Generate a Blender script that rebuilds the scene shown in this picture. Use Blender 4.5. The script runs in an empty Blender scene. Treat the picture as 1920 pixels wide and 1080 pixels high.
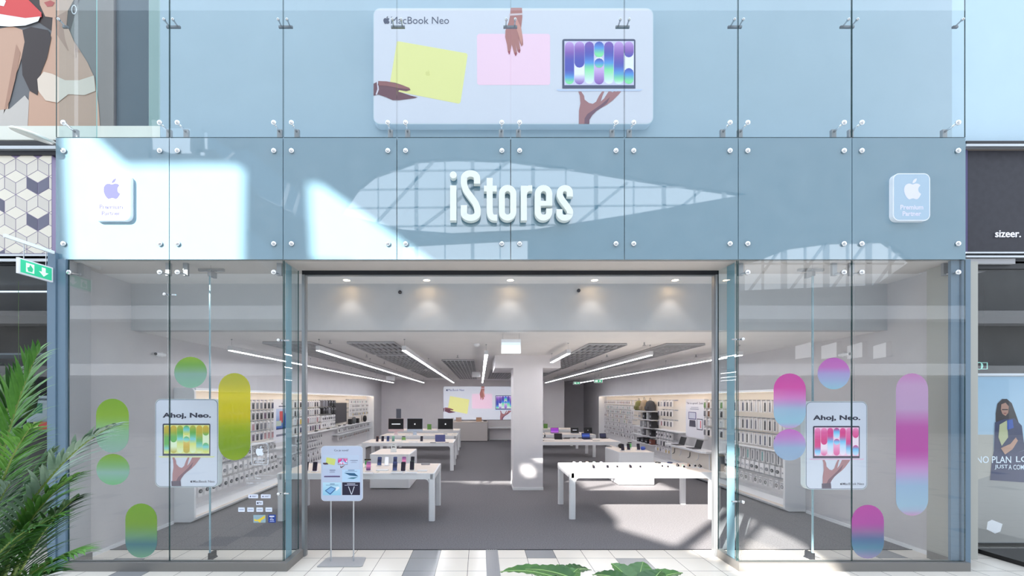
import bpy, bmesh, math, random
from mathutils import Vector, Matrix

random.seed(11)
SC = bpy.context.scene
COL = SC.collection
PI = math.pi
R = math.radians

# ------------------------------------------------------------------ camera
# x to the right, y into the shop, z up; lens 13.9 mm shift lens on a raised tripod
FPX = 740.0
EYE = 2.0
cd = bpy.data.cameras.new('camera')
cam = bpy.data.objects.new('camera', cd)
COL.objects.link(cam)
cam.location = (0, 0, EYE)
cam.rotation_euler = (PI / 2, 0, 0)
cd.sensor_width = 36
cd.lens = FPX / 1920 * 36
cd.shift_x = 60 / 1920
cd.shift_y = 210 / 1920
cd.clip_start = 0.05
cd.clip_end = 300
SC.camera = cam

# ------------------------------------------------------------------ world, sun, exposure
w = bpy.data.worlds.new('sky')
SC.world = w
w.use_nodes = True
nt = w.node_tree
bg = nt.nodes['Background']
tc = nt.nodes.new('ShaderNodeTexCoord')
sx = nt.nodes.new('ShaderNodeSeparateXYZ')
cr = nt.nodes.new('ShaderNodeValToRGB')
cr.color_ramp.elements[0].position = 0.0
cr.color_ramp.elements[0].color = (0.92, 0.96, 1.0, 1)
cr.color_ramp.elements[1].position = 0.9
cr.color_ramp.elements[1].color = (0.69, 0.83, 1.0, 1)
nt.links.new(tc.outputs['Generated'], sx.inputs[0])
nt.links.new(sx.outputs['Z'], cr.inputs['Fac'])
nt.links.new(cr.outputs['Color'], bg.inputs['Color'])
bg.inputs['Strength'].default_value = 2.75

SUN = Vector((1.08, 1.40, -1.0))
sd = bpy.data.lights.new('sun', 'SUN')
sd.energy = 24
sd.color = (1.0, 0.955, 0.87)
sd.angle = R(0.38)
so = bpy.data.objects.new('sun', sd)
COL.objects.link(so)
so.rotation_euler = SUN.to_track_quat('-Z', 'Y').to_euler()
so.location = (-8, -10, 12)

SC.view_settings.view_transform = 'Standard'
SC.view_settings.look = 'None'
SC.view_settings.gamma = 1
SC.view_settings.exposure = 0.0
SC.view_settings.use_curve_mapping = False
SC.cycles.max_bounces = 10
SC.cycles.diffuse_bounces = 5
SC.cycles.glossy_bounces = 4
SC.cycles.transparent_max_bounces = 24
SC.cycles.sample_clamp_indirect = 6.0
SC.cycles.caustics_reflective = False
SC.cycles.caustics_refractive = False
SC.cycles.use_denoising = True

# ------------------------------------------------------------------ materials
def lin(c):
    return tuple((v / 255 / 12.92) if v / 255 <= 0.04045 else ((v / 255 + 0.055) / 1.055) ** 2.4 for v in c[:3])

MATS = {}
def mat(name, col, rough=0.5, metal=0.0, spec=0.5, emit=None, es=0.0, coat=0.0):
    """col in sRGB 0-255"""
    if name in MATS:
        return MATS[name]
    m = bpy.data.materials.new(name)
    m.use_nodes = True
    b = m.node_tree.nodes['Principled BSDF']
    b.inputs['Base Color'].default_value = lin(col) + (1,)
    b.inputs['Roughness'].default_value = rough
    b.inputs['Metallic'].default_value = metal
    b.inputs['Specular IOR Level'].default_value = spec
    b.inputs['Coat Weight'].default_value = coat
    if emit:
        b.inputs['Emission Color'].default_value = lin(emit) + (1,)
        b.inputs['Emission Strength'].default_value = es
    MATS[name] = m
    return m

def noise_mat(name, c1, c2, scale=8, rough=0.6, bump=0.0, detail=4, stretch=(1, 1, 1), spec=0.4):
    m = mat(name, c1, rough, spec=spec)
    n = m.node_tree
    b = n.nodes['Principled BSDF']
    g = n.nodes.new('ShaderNodeNewGeometry')
    mp = n.nodes.new('ShaderNodeMapping')
    mp.inputs['Scale'].default_value = stretch
    no = n.nodes.new('ShaderNodeTexNoise')
    no.inputs['Scale'].default_value = scale
    no.inputs['Detail'].default_value = detail
    cr = n.nodes.new('ShaderNodeValToRGB')
    cr.color_ramp.elements[0].position = .3
    cr.color_ramp.elements[1].position = .7
    cr.color_ramp.elements[0].color = lin(c1) + (1,)
    cr.color_ramp.elements[1].color = lin(c2) + (1,)
    n.links.new(g.outputs['Position'], mp.inputs[0])
    n.links.new(mp.outputs[0], no.inputs['Vector'])
    n.links.new(no.outputs['Fac'], cr.inputs['Fac'])
    n.links.new(cr.outputs['Color'], b.inputs['Base Color'])
    if bump:
        bp = n.nodes.new('ShaderNodeBump')
        bp.inputs['Strength'].default_value = bump
        bp.inputs['Distance'].default_value = 0.01
        n.links.new(no.outputs['Fac'], bp.inputs['Height'])
        n.links.new(bp.outputs['Normal'], b.inputs['Normal'])
    return m

def glass_mat(name, tint, refl=0.045, grime=0.0):
    """clear sheet: lets light straight through, mirrors by its angle to the ray (Schlick)"""
    m = bpy.data.materials.new(name)
    m.use_nodes = True
    n = m.node_tree
    n.nodes.clear()
    out = n.nodes.new('ShaderNodeOutputMaterial')
    tr = n.nodes.new('ShaderNodeBsdfTransparent')
    tr.inputs['Color'].default_value = tint + (1,)
    gl = n.nodes.new('ShaderNodeBsdfGlossy')
    gl.inputs['Roughness'].default_value = 0.0
    gl.inputs['Color'].default_value = (1, 1, 1, 1)
    lw = n.nodes.new('ShaderNodeLayerWeight')
    lw.inputs['Blend'].default_value = 0.5
    pw = n.nodes.new('ShaderNodeMath'); pw.operation = 'POWER'; pw.inputs[1].default_value = 5
    ml = n.nodes.new('ShaderNodeMath'); ml.operation = 'MULTIPLY_ADD'
    ml.inputs[1].default_value = 1 - refl; ml.inputs[2].default_value = refl
    mx = n.nodes.new('ShaderNodeMixShader')
    n.links.new(lw.outputs['Facing'], pw.inputs[0])
    n.links.new(pw.outputs[0], ml.inputs[0])
    n.links.new(ml.outputs[0], mx.inputs['Fac'])
    n.links.new(tr.outputs[0], mx.inputs[1])
    n.links.new(gl.outputs[0], mx.inputs[2])
    last = mx
    if grime:
        df = n.nodes.new('ShaderNodeBsdfDiffuse')
        df.inputs['Color'].default_value = (0.8, 0.84, 0.86, 1)
        m2 = n.nodes.new('ShaderNodeMixShader')
        m2.inputs['Fac'].default_value = grime
        n.links.new(mx.outputs[0], m2.inputs[1])
        n.links.new(df.outputs[0], m2.inputs[2])
        last = m2
    n.links.new(last.outputs[0], out.inputs['Surface'])
    MATS[name] = m
    return m

def print_mat(name, emit=0.0, alpha=1.0, rough=0.45, spec=0.4):
    """ink: reads the colour that the artwork mesh carries"""
    m = bpy.data.materials.new(name)
    m.use_nodes = True
    n = m.node_tree
    b = n.nodes['Principled BSDF']
    at = n.nodes.new('ShaderNodeAttribute')
    at.attribute_name = 'ink'
    n.links.new(at.outputs['Color'], b.inputs['Base Color'])
    b.inputs['Roughness'].default_value = rough
    b.inputs['Specular IOR Level'].default_value = spec
    b.inputs['Alpha'].default_value = alpha
    if emit:
        n.links.new(at.outputs['Color'], b.inputs['Emission Color'])
        b.inputs['Emission Strength'].default_value = emit
    MATS[name] = m
    return m

WHITE = mat('white_lacquer', (238, 239, 242), 0.35)
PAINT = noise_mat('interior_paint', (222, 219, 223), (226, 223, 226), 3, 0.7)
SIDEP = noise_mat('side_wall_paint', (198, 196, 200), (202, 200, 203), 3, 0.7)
CEIL = noise_mat('ceiling_paint', (226, 224, 224), (230, 228, 228), 3, 0.75)
GREYP = mat('grey_paint', (168, 168, 172), 0.6)
STEEL = mat('brushed_steel', (190, 192, 195), 0.25, 1.0)
CHROME = mat('polished_steel', (225, 228, 232), 0.12, 1.0)
ALU = mat('grey_aluminium', (160, 163, 167), 0.35, 0.6)
PLINTH = mat('plinth_grey_metal', (128, 126, 124), 0.4, 0.3)
DARK = mat('dark_metal', (38, 40, 46), 0.4, 0.3)
BLACK = mat('black_plastic', (14, 14, 17), 0.35)
OAK = noise_mat('pale_oak', (234, 220, 208), (242, 230, 219), 6, 0.45, stretch=(1, 8, 1))
BLUEWALL = noise_mat('pale_blue_panel', (162, 185, 199), (166, 189, 203), 1.5, 0.5)
FASCIA = mat('backpainted_blue_glass', (112, 145, 162), 0.02, spec=1.0)
FASCIA.node_tree.nodes['Principled BSDF'].inputs['IOR'].default_value = 1.8
GEDGE = mat('green_glass_edge', (32, 70, 72), 0.2)
BLUECOL = mat('blue_column_paint', (102, 126, 146), 0.35)
CREAM = noise_mat('cream_backboard', (246, 238, 228), (250, 243, 234), 2, 0.6)
GLASS = glass_mat('clear_glass', (0.965, 0.985, 0.985), 0.085)
GLASSU = glass_mat('clear_glass_upper', (0.96, 0.985, 0.985), 0.05)
GLASSN = glass_mat('dark_shop_glass', (0.80, 0.85, 0.88), 0.06)
FINM = glass_mat('fin_glass', (0.80, 0.90, 0.92), 0.06)
INK = print_mat('printed_ink')
INKM = print_mat('matt_ink', rough=1.0, spec=0.05)
INKB = print_mat('backlit_print', emit=0.55)
INKV = print_mat('window_vinyl', alpha=0.93, rough=0.3)
SCREEN = print_mat('lit_screen', emit=0.7)

# ------------------------------------------------------------------ objects
def props(o, label=None, cat=None, group=None, kind=None):
    if label: o['label'] = label
    if cat: o['category'] = cat
    if group: o['group'] = group
    if kind: o['kind'] = kind
    return o

def thing(name, label, cat, loc, group=None):
    o = bpy.data.objects.new(name, None)
    o.empty_display_size = 0.1
    o.location = loc
    COL.objects.link(o)
    return props(o, label, cat, group)

def root_off(p):
    v = Vector((0, 0, 0))
    while p is not None:
        v += p.location
        p = p.parent
    return v

class MB:
    """collects shapes; build() links them as one mesh object"""
    def __init__(s):
        s.v = []; s.f = []; s.m = []; s.sm = []; s.c = []
        s.cur = 0; s.smooth = False; s.col = (1, 1, 1)
    def face(s, pts, cols=None):
        b = len(s.v)
        s.v += [tuple(p) for p in pts]
        s.c += [tuple(c) for c in (cols or [s.col] * len(pts))]
        s.f.append(tuple(range(b, b + len(pts)))); s.m.append(s.cur); s.sm.append(s.smooth)
    def raw(s, verts, faces):
        b = len(s.v)
        s.v += [tuple(p) for p in verts]
        s.c += [s.col] * len(verts)
        for f in faces:
            s.f.append(tuple(i + b for i in f)); s.m.append(s.cur); s.sm.append(s.smooth)
        return s
    def box(s, x0, x1, y0, y1, z0, z1, side=None):
        if x0 > x1: x0, x1 = x1, x0
        if y0 > y1: y0, y1 = y1, y0
        if z0 > z1: z0, z1 = z1, z0
        v = [(x0, y0, z0), (x1, y0, z0), (x1, y1, z0), (x0, y1, z0), (x0, y0, z1), (x1, y0, z1), (x1, y1, z1), (x0, y1, z1)]
        F = [(0, 3, 2, 1), (4, 5, 6, 7), (0, 1, 5, 4), (1, 2, 6, 5), (2, 3, 7, 6), (3, 0, 4, 7)]
        return s.raw(v, F)
    def prism(s, pts, o, u, v, n, t):
        """2-D outline pts placed at o with axes u, v and pushed t along n"""
        o, u, v, n = Vector(o), Vector(u), Vector(v), Vector(n)
        k = len(pts)
        a = [o + u * p[0] + v * p[1] for p in pts]
        b = [q + n * t for q in a]
        F = [tuple(range(k))[::-1], tuple(range(k, 2 * k))]
        F += [(i, (i + 1) % k, k + (i + 1) % k, k + i) for i in range(k)]
        return s.raw(a + b, F)
    def cyl(s, p0, p1, r0, r1=None, n=12, cap=True):
        r1 = r0 if r1 is None else r1
        p0, p1 = Vector(p0), Vector(p1)
        d = (p1 - p0).normalized()
        a = d.orthogonal().normalized(); b = d.cross(a)
        V = []
        for p, r in ((p0, r0), (p1, r1)):
            for i in range(n):
                t = 2 * PI * i / n
                V.append(p + a * r * math.cos(t) + b * r * math.sin(t))
        F = [(i, (i + 1) % n, n + (i + 1) % n, n + i) for i in range(n)]
        if cap: F += [tuple(range(n))[::-1], tuple(range(n, 2 * n))]
        return s.raw(V, F)
    def tube(s, pts, r, n=8):
        pts = [Vector(p) for p in pts]
        rs = r if isinstance(r, (list, tuple)) else [r] * len(pts)
        V = []; up = None
        for i, p in enumerate(pts):
            d = (pts[min(i + 1, len(pts) - 1)] - pts[max(i - 1, 0)]).normalized()
            if up is None: up = d.orthogonal().normalized()
            a = (up - d * up.dot(d)).normalized(); up = a
            b = d.cross(a)
            for k in range(n):
                t = 2 * PI * k / n
                V.append(p + (a * math.cos(t) + b * math.sin(t)) * rs[i])
        F = []
        for i in range(len(pts) - 1):
            for k in range(n):
                F.append((i * n + k, i * n + (k + 1) % n, (i + 1) * n + (k + 1) % n, (i + 1) * n + k))
        F += [tuple(range(n))[::-1], tuple(range((len(pts) - 1) * n, len(pts) * n))]
        return s.raw(V, F)
    def lathe(s, prof, c, n=20, axis='z'):
        c = Vector(c); V = []
        for r, h in prof:
            for k in range(n):
                t = 2 * PI * k / n
                a, b = r * math.cos(t), r * math.sin(t)
                V.append(c + (Vector((a, b, h)) if axis == 'z' else Vector((a, h, b)) if axis == 'y' else Vector((h, a, b))))
        F = []
        for i in range(len(prof) - 1):
            for k in range(n):
                F.append((i * n + k, i * n + (k + 1) % n, (i + 1) * n + (k + 1) % n, (i + 1) * n + k))
        F += [tuple(range(n))[::-1], tuple(range((len(prof) - 1) * n, len(prof) * n))]
        return s.raw(V, F)
    def sphere(s, c, rx, ry=None, rz=None, n=16, m=10):
        ry = rx if ry is None else ry; rz = rx if rz is None else rz
        c = Vector(c)
        V = [c + Vector((0, 0, rz))]
        for i in range(1, m):
            ph = PI * i / m
            for k in range(n):
                t = 2 * PI * k / n
                V.append(c + Vector((rx * math.sin(ph) * math.cos(t), ry * math.sin(ph) * math.sin(t), rz * math.cos(ph))))
        V.append(c - Vector((0, 0, rz)))
        F = [(0, 1 + k, 1 + (k + 1) % n) for k in range(n)]
        for i in range(m - 2):
            for k in range(n):
                F.append((1 + i * n + k, 1 + (i + 1) * n + k, 1 + (i + 1) * n + (k + 1) % n, 1 + i * n + (k + 1) % n))
        L = len(V) - 1; b = 1 + (m - 2) * n
        F += [(L, b + (k + 1) % n, b + k) for k in range(n)]
        return s.raw(V, F)
    def xf(s, M, start=0):
        for i in range(start, len(s.v)):
            s.v[i] = tuple(M @ Vector(s.v[i]))
        return s
    def build(s, name, mats, parent=None, bevel=0.0, origin=None, fixn=True):
        if not isinstance(mats, (list, tuple)): mats = [mats]
        off = root_off(parent) if parent is not None else None
        loc = Vector((0, 0, 0))
        if parent is None:
            xs = [v[0] for v in s.v]; ys = [v[1] for v in s.v]; zs = [v[2] for v in s.v]
            loc = Vector(origin) if origin else Vector(((min(xs) + max(xs)) / 2, (min(ys) + max(ys)) / 2, min(zs)))
            off = loc
        me = bpy.data.meshes.new(name)
        me.from_pydata([(v[0] - off.x, v[1] - off.y, v[2] - off.z) for v in s.v], [], s.f)
        for m in mats: me.materials.append(m)
        me.polygons.foreach_set('material_index', s.m)
        me.polygons.foreach_set('use_smooth', s.sm)
        if any(c != (1, 1, 1) for c in s.c):
            ca = me.color_attributes.new('ink', 'FLOAT_COLOR', 'POINT')
            flat = []
            for c in s.c: flat += [c[0], c[1], c[2], 1.0]
            ca.data.foreach_set('color', flat)
        me.update()
        if fixn:
            bm = bmesh.new(); bm.from_mesh(me)
            bmesh.ops.recalc_face_normals(bm, faces=bm.faces)
            bm.to_mesh(me); bm.free()
        o = bpy.data.objects.new(name, me)
        COL.objects.link(o)
        if parent is not None: o.parent = parent
        else: o.location = loc
        if bevel:
            bv = o.modifiers.new('bevel', 'BEVEL')
            bv.width = bevel; bv.segments = 2; bv.limit_method = 'ANGLE'
        return o

def struct(name, mb, mats, **k):
    o = mb.build(name, mats, **k)
    o['kind'] = 'structure'
    return o

def single(name, mb, mats, label, cat, group=None, **k):
    return props(mb.build(name, mats, **k), label, cat, group)

def dup(root, loc, rotz=0.0, label=None, group=None, scale=None):
    r = root.copy(); COL.objects.link(r); r.location = loc; r.rotation_euler = (0, 0, rotz)
    if scale: r.scale = scale
    if label: r['label'] = label
    if group: r['group'] = group
    elif 'group' in r and label: del r['group']
    for ch in list(root.children):
        c = ch.copy(); COL.objects.link(c); c.parent = r
        for g in ch.children:
            d = g.copy(); COL.objects.link(d); d.parent = c
    return r

def rrect(w, h, r, n=6, x0=None, y0=None):
    x0 = -w / 2 if x0 is None else x0
    y0 = -h / 2 if y0 is None else y0
    P = []
    for cx, cy, a in ((x0 + w - r, y0 + h - r, 0), (x0 + r, y0 + h - r, 90), (x0 + r, y0 + r, 180), (x0 + w - r, y0 + r, 270)):
        for i in range(n + 1):
            t = R(a + 90 * i / n)
            P.append((cx + r * math.cos(t), cy + r * math.sin(t)))
    return P

def at(px, py, d):
    """a point seen at photo pixel (px, py), d metres into the scene"""
    return Vector(((px - 900) * d / FPX, d, EYE + (750 - py) * d / FPX))

# ------------------------------------------------------------------ flat artwork (prints, stickers, screens)
def glyphs(text, bold=0.0, extrude=0.0):
    c = bpy.data.curves.new('t', 'FONT')
    c.body = text; c.size = 1.0; c.offset = bold; c.extrude = extrude
    c.resolution_u = 3
    o = bpy.data.objects.new('t', c)
    me = bpy.data.meshes.new_from_object(o)
    V = [tuple(v.co) for v in me.vertices]; F = [tuple(p.vertices) for p in me.polygons]
    bpy.data.objects.remove(o); bpy.data.curves.remove(c); bpy.data.meshes.remove(me)
    xs = [v[0] for v in V]; ys = [v[1] for v in V]
    return V, F, min(xs), max(xs), min(ys), max(ys)

class Art(MB):
    """layers of printed shapes on a plane: o lower-left corner, u right, v up, n towards the viewer"""
    def __init__(s, o, u, v, n, eps=0.0012):
        super().__init__()
        s.o, s.u, s.w, s.n, s.eps = Vector(o), Vector(u), Vector(v), Vector(n), eps
        s.k = 1
    def pt(s, p): return s.o + s.u * p[0] + s.w * p[1] + s.n * (s.eps * s.k)
    def poly(s, pts, col, layer=None):
        if layer is not None: s.k = layer
        c = lin(col)
        s.face([s.pt(p) for p in pts], [c] * len(pts))
    def grad(s, pts, stops, n=14, layer=None):
        """convex outline filled top to bottom with colour stops [(t, rgb)]"""
        if layer is not None: s.k = layer
        ys = [p[1] for p in pts]; y0, y1 = min(ys), max(ys)
        def colat(y):
            t = (y1 - y) / (y1 - y0)
            for (a, ca), (b, cb) in zip(stops, stops[1:]):
                if t <= b:
                    k = 0 if b == a else max(0, min(1, (t - a) / (b - a)))
                    return lin([ca[i] * (1 - k) + cb[i] * k for i in range(3)])
            return lin(stops[-1][1])
        def clip(P, y, keep_above):
            out = []
            for i in range(len(P)):
                a, b = P[i], P[(i + 1) % len(P)]
                ia = a[1] >= y if keep_above else a[1] <= y
                ib = b[1] >= y if keep_above else b[1] <= y
                if ia: out.append(a)
                if ia != ib:
                    t = (y - a[1]) / (b[1] - a[1])
                    out.append((a[0] + (b[0] - a[0]) * t, y))
            return out
        for i in range(n):
            a = y0 + (y1 - y0) * i / n; b = y0 + (y1 - y0) * (i + 1) / n
            P = clip(clip(pts, a, True), b, False) if n > 1 else pts
            if len(P) > 2:
                s.face([s.pt(p) for p in P], [colat(p[1]) for p in P])
    def text(s, t, x, y, w, h, col, bold=0.0, layer=None, center=False):
        """t fitted in width w, height h (of its ink) with its lower left at x, y"""
        if layer is not None: s.k = layer
        V, F, x0, x1, y0, y1 = glyphs(t, bold)
        kx = w / (x1 - x0); ky = h / (y1 - y0)
        s.col = lin(col)
        s.raw([s.pt(((v[0] - x0) * kx + x - (w / 2 if center else 0), (v[1] - y0) * ky + y)) for v in V], F)

def svg_pts(d, n=6):
    """outline points of a small SVG path (M m c l z s only)"""
    import re as _re
    tok = _re.findall(r'[a-zA-Z]|-?\d*\.?\d+', d)
    subs = []; P = None; i = 0; cmd = None; cur = Vector((0, 0)); ctl = None
    def num():
        nonlocal i
        v = float(tok[i]); i += 1
        return v
    while i < len(tok):
        if tok[i].isalpha():
            cmd = tok[i]; i += 1
            if cmd in 'zZ':
                ctl = None
                continue
        if cmd in 'Mm':
            x, y = num(), num()
            cur = Vector((x, y)) if cmd == 'M' else cur + Vector((x, y))
            P = [tuple(cur)]; subs.append(P); cmd = 'l' if cmd == 'm' else 'L'; ctl = None
        elif cmd in 'cs':
            if cmd == 'c':
                c1 = cur + Vector((num(), num()))
            else:
                c1 = cur * 2 - ctl if ctl else cur.copy()
            c2 = cur + Vector((num(), num())); e = cur + Vector((num(), num()))
            for k in range(1, n + 1):
                t = k / n
                P.append(tuple(cur * (1 - t) ** 3 + c1 * 3 * t * (1 - t) ** 2 + c2 * 3 * t * t * (1 - t) + e * t ** 3))
            cur = e; ctl = c2
        elif cmd in 'lL':
            x, y = num(), num()
            cur = Vector((x, y)) if cmd == 'L' else cur + Vector((x, y))
            P.append(tuple(cur)); ctl = None
    return subs

FRUIT = svg_pts('M12.152 6.896c-.948 0-2.415-1.078-3.96-1.04-2.04.027-3.91 1.183-4.961 3.014-2.117 3.675-.546 9.103 1.519 12.09 1.013 1.454 2.208 3.09 3.792 3.039 1.52-.065 2.09-.987 3.935-.987 1.831 0 2.35.987 3.96.948 1.637-.026 2.676-1.48 3.676-2.948 1.156-1.688 1.636-3.325 1.662-3.415-.039-.013-3.182-1.221-3.22-4.857-.026-3.04 2.48-4.494 2.597-4.559-1.429-2.09-3.623-2.324-4.39-2.376-2-.156-3.675 1.09-4.61 1.09z M15.53 3.83c.843-1.012 1.4-2.427 1.245-3.83-1.207.052-2.662.805-3.532 1.818-.78.896-1.454 2.338-1.273 3.714 1.338.104 2.715-.688 3.559-1.701')

def fruit(art, cx, cy, h, col, layer=None):
    """the bitten-fruit logo, h tall, centred on cx, cy"""
    if layer is not None: art.k = layer
    for P in FRUIT:
        pts = [(cx + (p[0] - 12) / 24 * h, cy - (p[1] - 12) / 24 * h) for p in P]
        # drop doubled points
        Q = []
        for p in pts:
            if not Q or abs(p[0] - Q[-1][0]) + abs(p[1] - Q[-1][1]) > 1e-6: Q.append(p)
        art.poly(Q, col)
# ================================================================== THE SETTING
MPP = 4.64 / FPX
FY = 4.64                                   # plane of the shop's glass front
def fx(px): return (px - 900) * MPP
def fz(py): return EYE + (750 - py) * MPP

# ---- floors
m = mat('mall_tiles', (214, 205, 195), 0.22, spec=0.5)
n = m.node_tree; b = n.nodes['Principled BSDF']
g = n.nodes.new('ShaderNodeNewGeometry')
sp = n.nodes.new('ShaderNodeSeparateXYZ')
n.links.new(g.outputs['Position'], sp.inputs[0])
def mth(nt_, op, a, b_=None, c_=None):
    q = nt_.nodes.new('ShaderNodeMath'); q.operation = op
    for k, v in enumerate((a, b_, c_)):
        if v is None: continue
        if isinstance(v, (int, float)): q.inputs[k].default_value = v
        else: nt_.links.new(v, q.inputs[k])
    return q.outputs[0]
T = 0.371
ux = mth(n, 'DIVIDE', mth(n, 'SUBTRACT', sp.outputs['X'], 0.222), T)
uy = mth(n, 'DIVIDE', mth(n, 'SUBTRACT', sp.outputs['Y'], 4.985), T)
cxx = mth(n, 'FLOOR', ux); cyy = mth(n, 'FLOOR', uy)
cmb = n.nodes.new('ShaderNodeCombineXYZ')
n.links.new(cxx, cmb.inputs[0]); n.links.new(cyy, cmb.inputs[1])
wn = n.nodes.new('ShaderNodeTexWhiteNoise'); wn.noise_dimensions = '2D'
n.links.new(cmb.outputs[0], wn.inputs['Vector'])
rnd = mth(n, 'GREATER_THAN', wn.outputs['Value'], 0.94)
line3 = mth(n, 'COMPARE', cxx, -3.0, 0.1)
darkf = mth(n, 'MAXIMUM', rnd, line3)
fxx = mth(n, 'FRACT', ux); fyy = mth(n, 'FRACT', uy)
gr = mth(n, 'MAXIMUM', mth(n, 'LESS_THAN', fxx, 0.016), mth(n, 'LESS_THAN', fyy, 0.016))
def mixc(nt_, fac, a, b_):
    q = nt_.nodes.new('ShaderNodeMix'); q.data_type = 'RGBA'
    nt_.links.new(fac, q.inputs[0])
    for idx, v in ((6, a), (7, b_)):
        if isinstance(v, tuple): q.inputs[idx].default_value = v
        else: nt_.links.new(v, q.inputs[idx])
    return q.outputs[2]
no = n.nodes.new('ShaderNodeTexNoise'); no.inputs['Scale'].default_value = 3.0; no.inputs['Detail'].default_value = 5
n.links.new(g.outputs['Position'], no.inputs['Vector'])
base = mixc(n, no.outputs['Fac'], lin((228, 218, 206)) + (1,), lin((238, 229, 218)) + (1,))
c1 = mixc(n, darkf, base, lin((150, 149, 150)) + (1,))
c2 = mixc(n, gr, c1, lin((82, 78, 78)) + (1,))
n.links.new(c2, b.inputs['Base Color'])
mb = MB(); mb.box(-32, 32, -12.3, 5.27, -0.1, 0.0)
mb.box(-32, -5.1, 5.27, 9.5, -0.1, 0.0); mb.box(5.95, 32, 5.27, 9.5, -0.1, 0.0)
struct('floor', mb, m)

CARPET = noise_mat('grey_carpet', (104, 102, 105), (132, 130, 134), 60, 0.95, bump=0.5, detail=6, spec=0.1)
mb = MB(); mb.box(-5.1, 5.95, 5.27, 22.2, -0.1, 0.0)
struct('floor_carpet', mb, CARPET)
mb = MB(); mb.box(0.075, 0.235, -12, 5.268, 0.0, 0.004)
for k in range(5): mb.box(0.095 + k * .028, 0.103 + k * .028, -12, 5.268, 0.004, 0.007)
struct('trim_1', mb, mat('joint_strip_grey', (150, 150, 152), 0.35, 0.3))
mb = MB(); mb.box(-4.95, 5.78, 5.262, 5.278, 0.0, 0.006)
struct('trim_2', mb, DARK)

# ---- shop shell
GW = noise_mat('soffit_paint', (196, 190, 186), (200, 194, 190), 2, 0.6)
mb = MB(); mb.box(-4.99, 5.71, 4.70, 5.16, 3.65, 5.075)
struct('wall_fascia', mb, GW)
mb = MB(); mb.box(-5.0, 5.9, 5.16, 5.62, 3.65, 3.78)
struct('ceiling_vestibule', mb, CEIL)
mb = MB(); mb.box(-4.95, 5.78, 5.6, 5.74, 2.99, 3.65)
struct('wall_bulkhead', mb, noise_mat('bulkhead_paint', (186, 188, 192), (190, 192, 196), 3, .7))
mb = MB(); mb.box(-5.1, 5.95, 5.74, 22.2, 2.99, 3.1)
struct('ceiling', mb, CEIL)
mb = MB(); mb.box(-5.1, -4.95, 4.92, 20.0, 0, 3.75)
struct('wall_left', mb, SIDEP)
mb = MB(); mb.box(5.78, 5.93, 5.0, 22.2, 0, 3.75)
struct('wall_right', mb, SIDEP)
mb = MB(); mb.box(-5.08, -4.85, 4.66, 4.92, 0.1, 3.65)
struct('wall_pier_left', mb, GREYP)
mb = MB(); mb.box(5.66, 5.93, 4.7, 5.0, 0.1, 3.65)
struct('wall_pier_right', mb, mat('pier_warm_grey', (172, 172, 166), 0.4))
mb = MB(); mb.box(-5.1, 4.23, 19.8, 20.0, 0, 2.99); mb.box(4.1, 4.23, 20.0, 22.0, 0, 2.99)
struct('wall_back', mb, noise_mat('back_wall_paint', (234, 230, 233), (238, 234, 236), 2, 0.7))
mb = MB(); mb.box(4.23, 5.93, 22.0, 22.2, 0, 2.99)
struct('wall_back_recess', mb, PAINT)
mb = MB(); mb.box(0.742, 1.395, 8.76, 9.44, 0, 2.71)
struct('wall_column', mb, PAINT)
mb = MB(); mb.box(0.33, 1.79, 8.76, 10.3, 2.71, 2.99)
struct('wall_beam', mb, PAINT)
mb = MB(); mb.box(0.732, 1.405, 8.75, 9.45, 0, 0.06)
struct('baseboard_column', mb, WHITE)
mb = MB(); mb.box(-4.95, -4.935, 4.92, 6.36, 0, 0.05)
struct('baseboard_left', mb, WHITE)
mb = MB(); mb.box(5.765, 5.78, 5.0, 6.98, 0, 0.05)
struct('baseboard_right', mb, WHITE)
mb = MB(); mb.box(-4.95, 4.23, 19.785, 19.8, 0, 0.05)
struct('baseboard_back', mb, WHITE)
mb = MB(); mb.box(-5.0, 7.0, 5.16, 22.2, 3.78, 3.85)
struct('ceiling_slab', mb, GREYP)

# ledge on top of the fascia
mb = MB(); mb.box(-5.0, 5.72, 4.66, 5.16, 5.075, 5.085)
struct('trim_3', mb, mat('ledge_white', (222, 230, 234), 0.5))

# plinths under the glass
mb = MB()
for x0, x1 in ((-4.86, -2.25), (3.02, 5.72)):
    mb.box(x0, x1, 4.60, 4.70, 0, 0.1)
mb.box(-2.33, -2.25, 4.70, 5.05, 0, 0.1); mb.box(3.02, 3.10, 4.70, 5.05, 0, 0.1)
mb.box(-4.95, -4.84, 4.70, 4.93, 0, 0.1); mb.box(5.66, 5.76, 4.70, 5.0, 0, 0.12)
struct('trim_4', mb, PLINTH)

# shutter housing over the entrance and the jamb posts
mb = MB()
mb.cur = 0; mb.box(-2.27, 3.04, 5.03, 5.045, 3.60, 3.65)
mb.cur = 1; mb.box(-2.27, 3.04, 5.045, 5.06, 3.615, 3.632); mb.box(-2.27, 3.04, 5.07, 5.12, 3.60, 3.612)
mb.cur = 0; mb.box(-2.27, 3.04, 5.06, 5.16, 3.632, 3.65)
struct('trim_5', mb, [DARK, ALU])
mb = MB()
for s, x in ((1, -2.272), (-1, 3.04)):
    mb.box(x, x + s * .035, 5.03, 5.12, 0, 3.60)
    mb.box(x + s * .035, x + s * .042, 5.05, 5.10, 0, 3.60)
struct('trim_6', mb, ALU)

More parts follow.
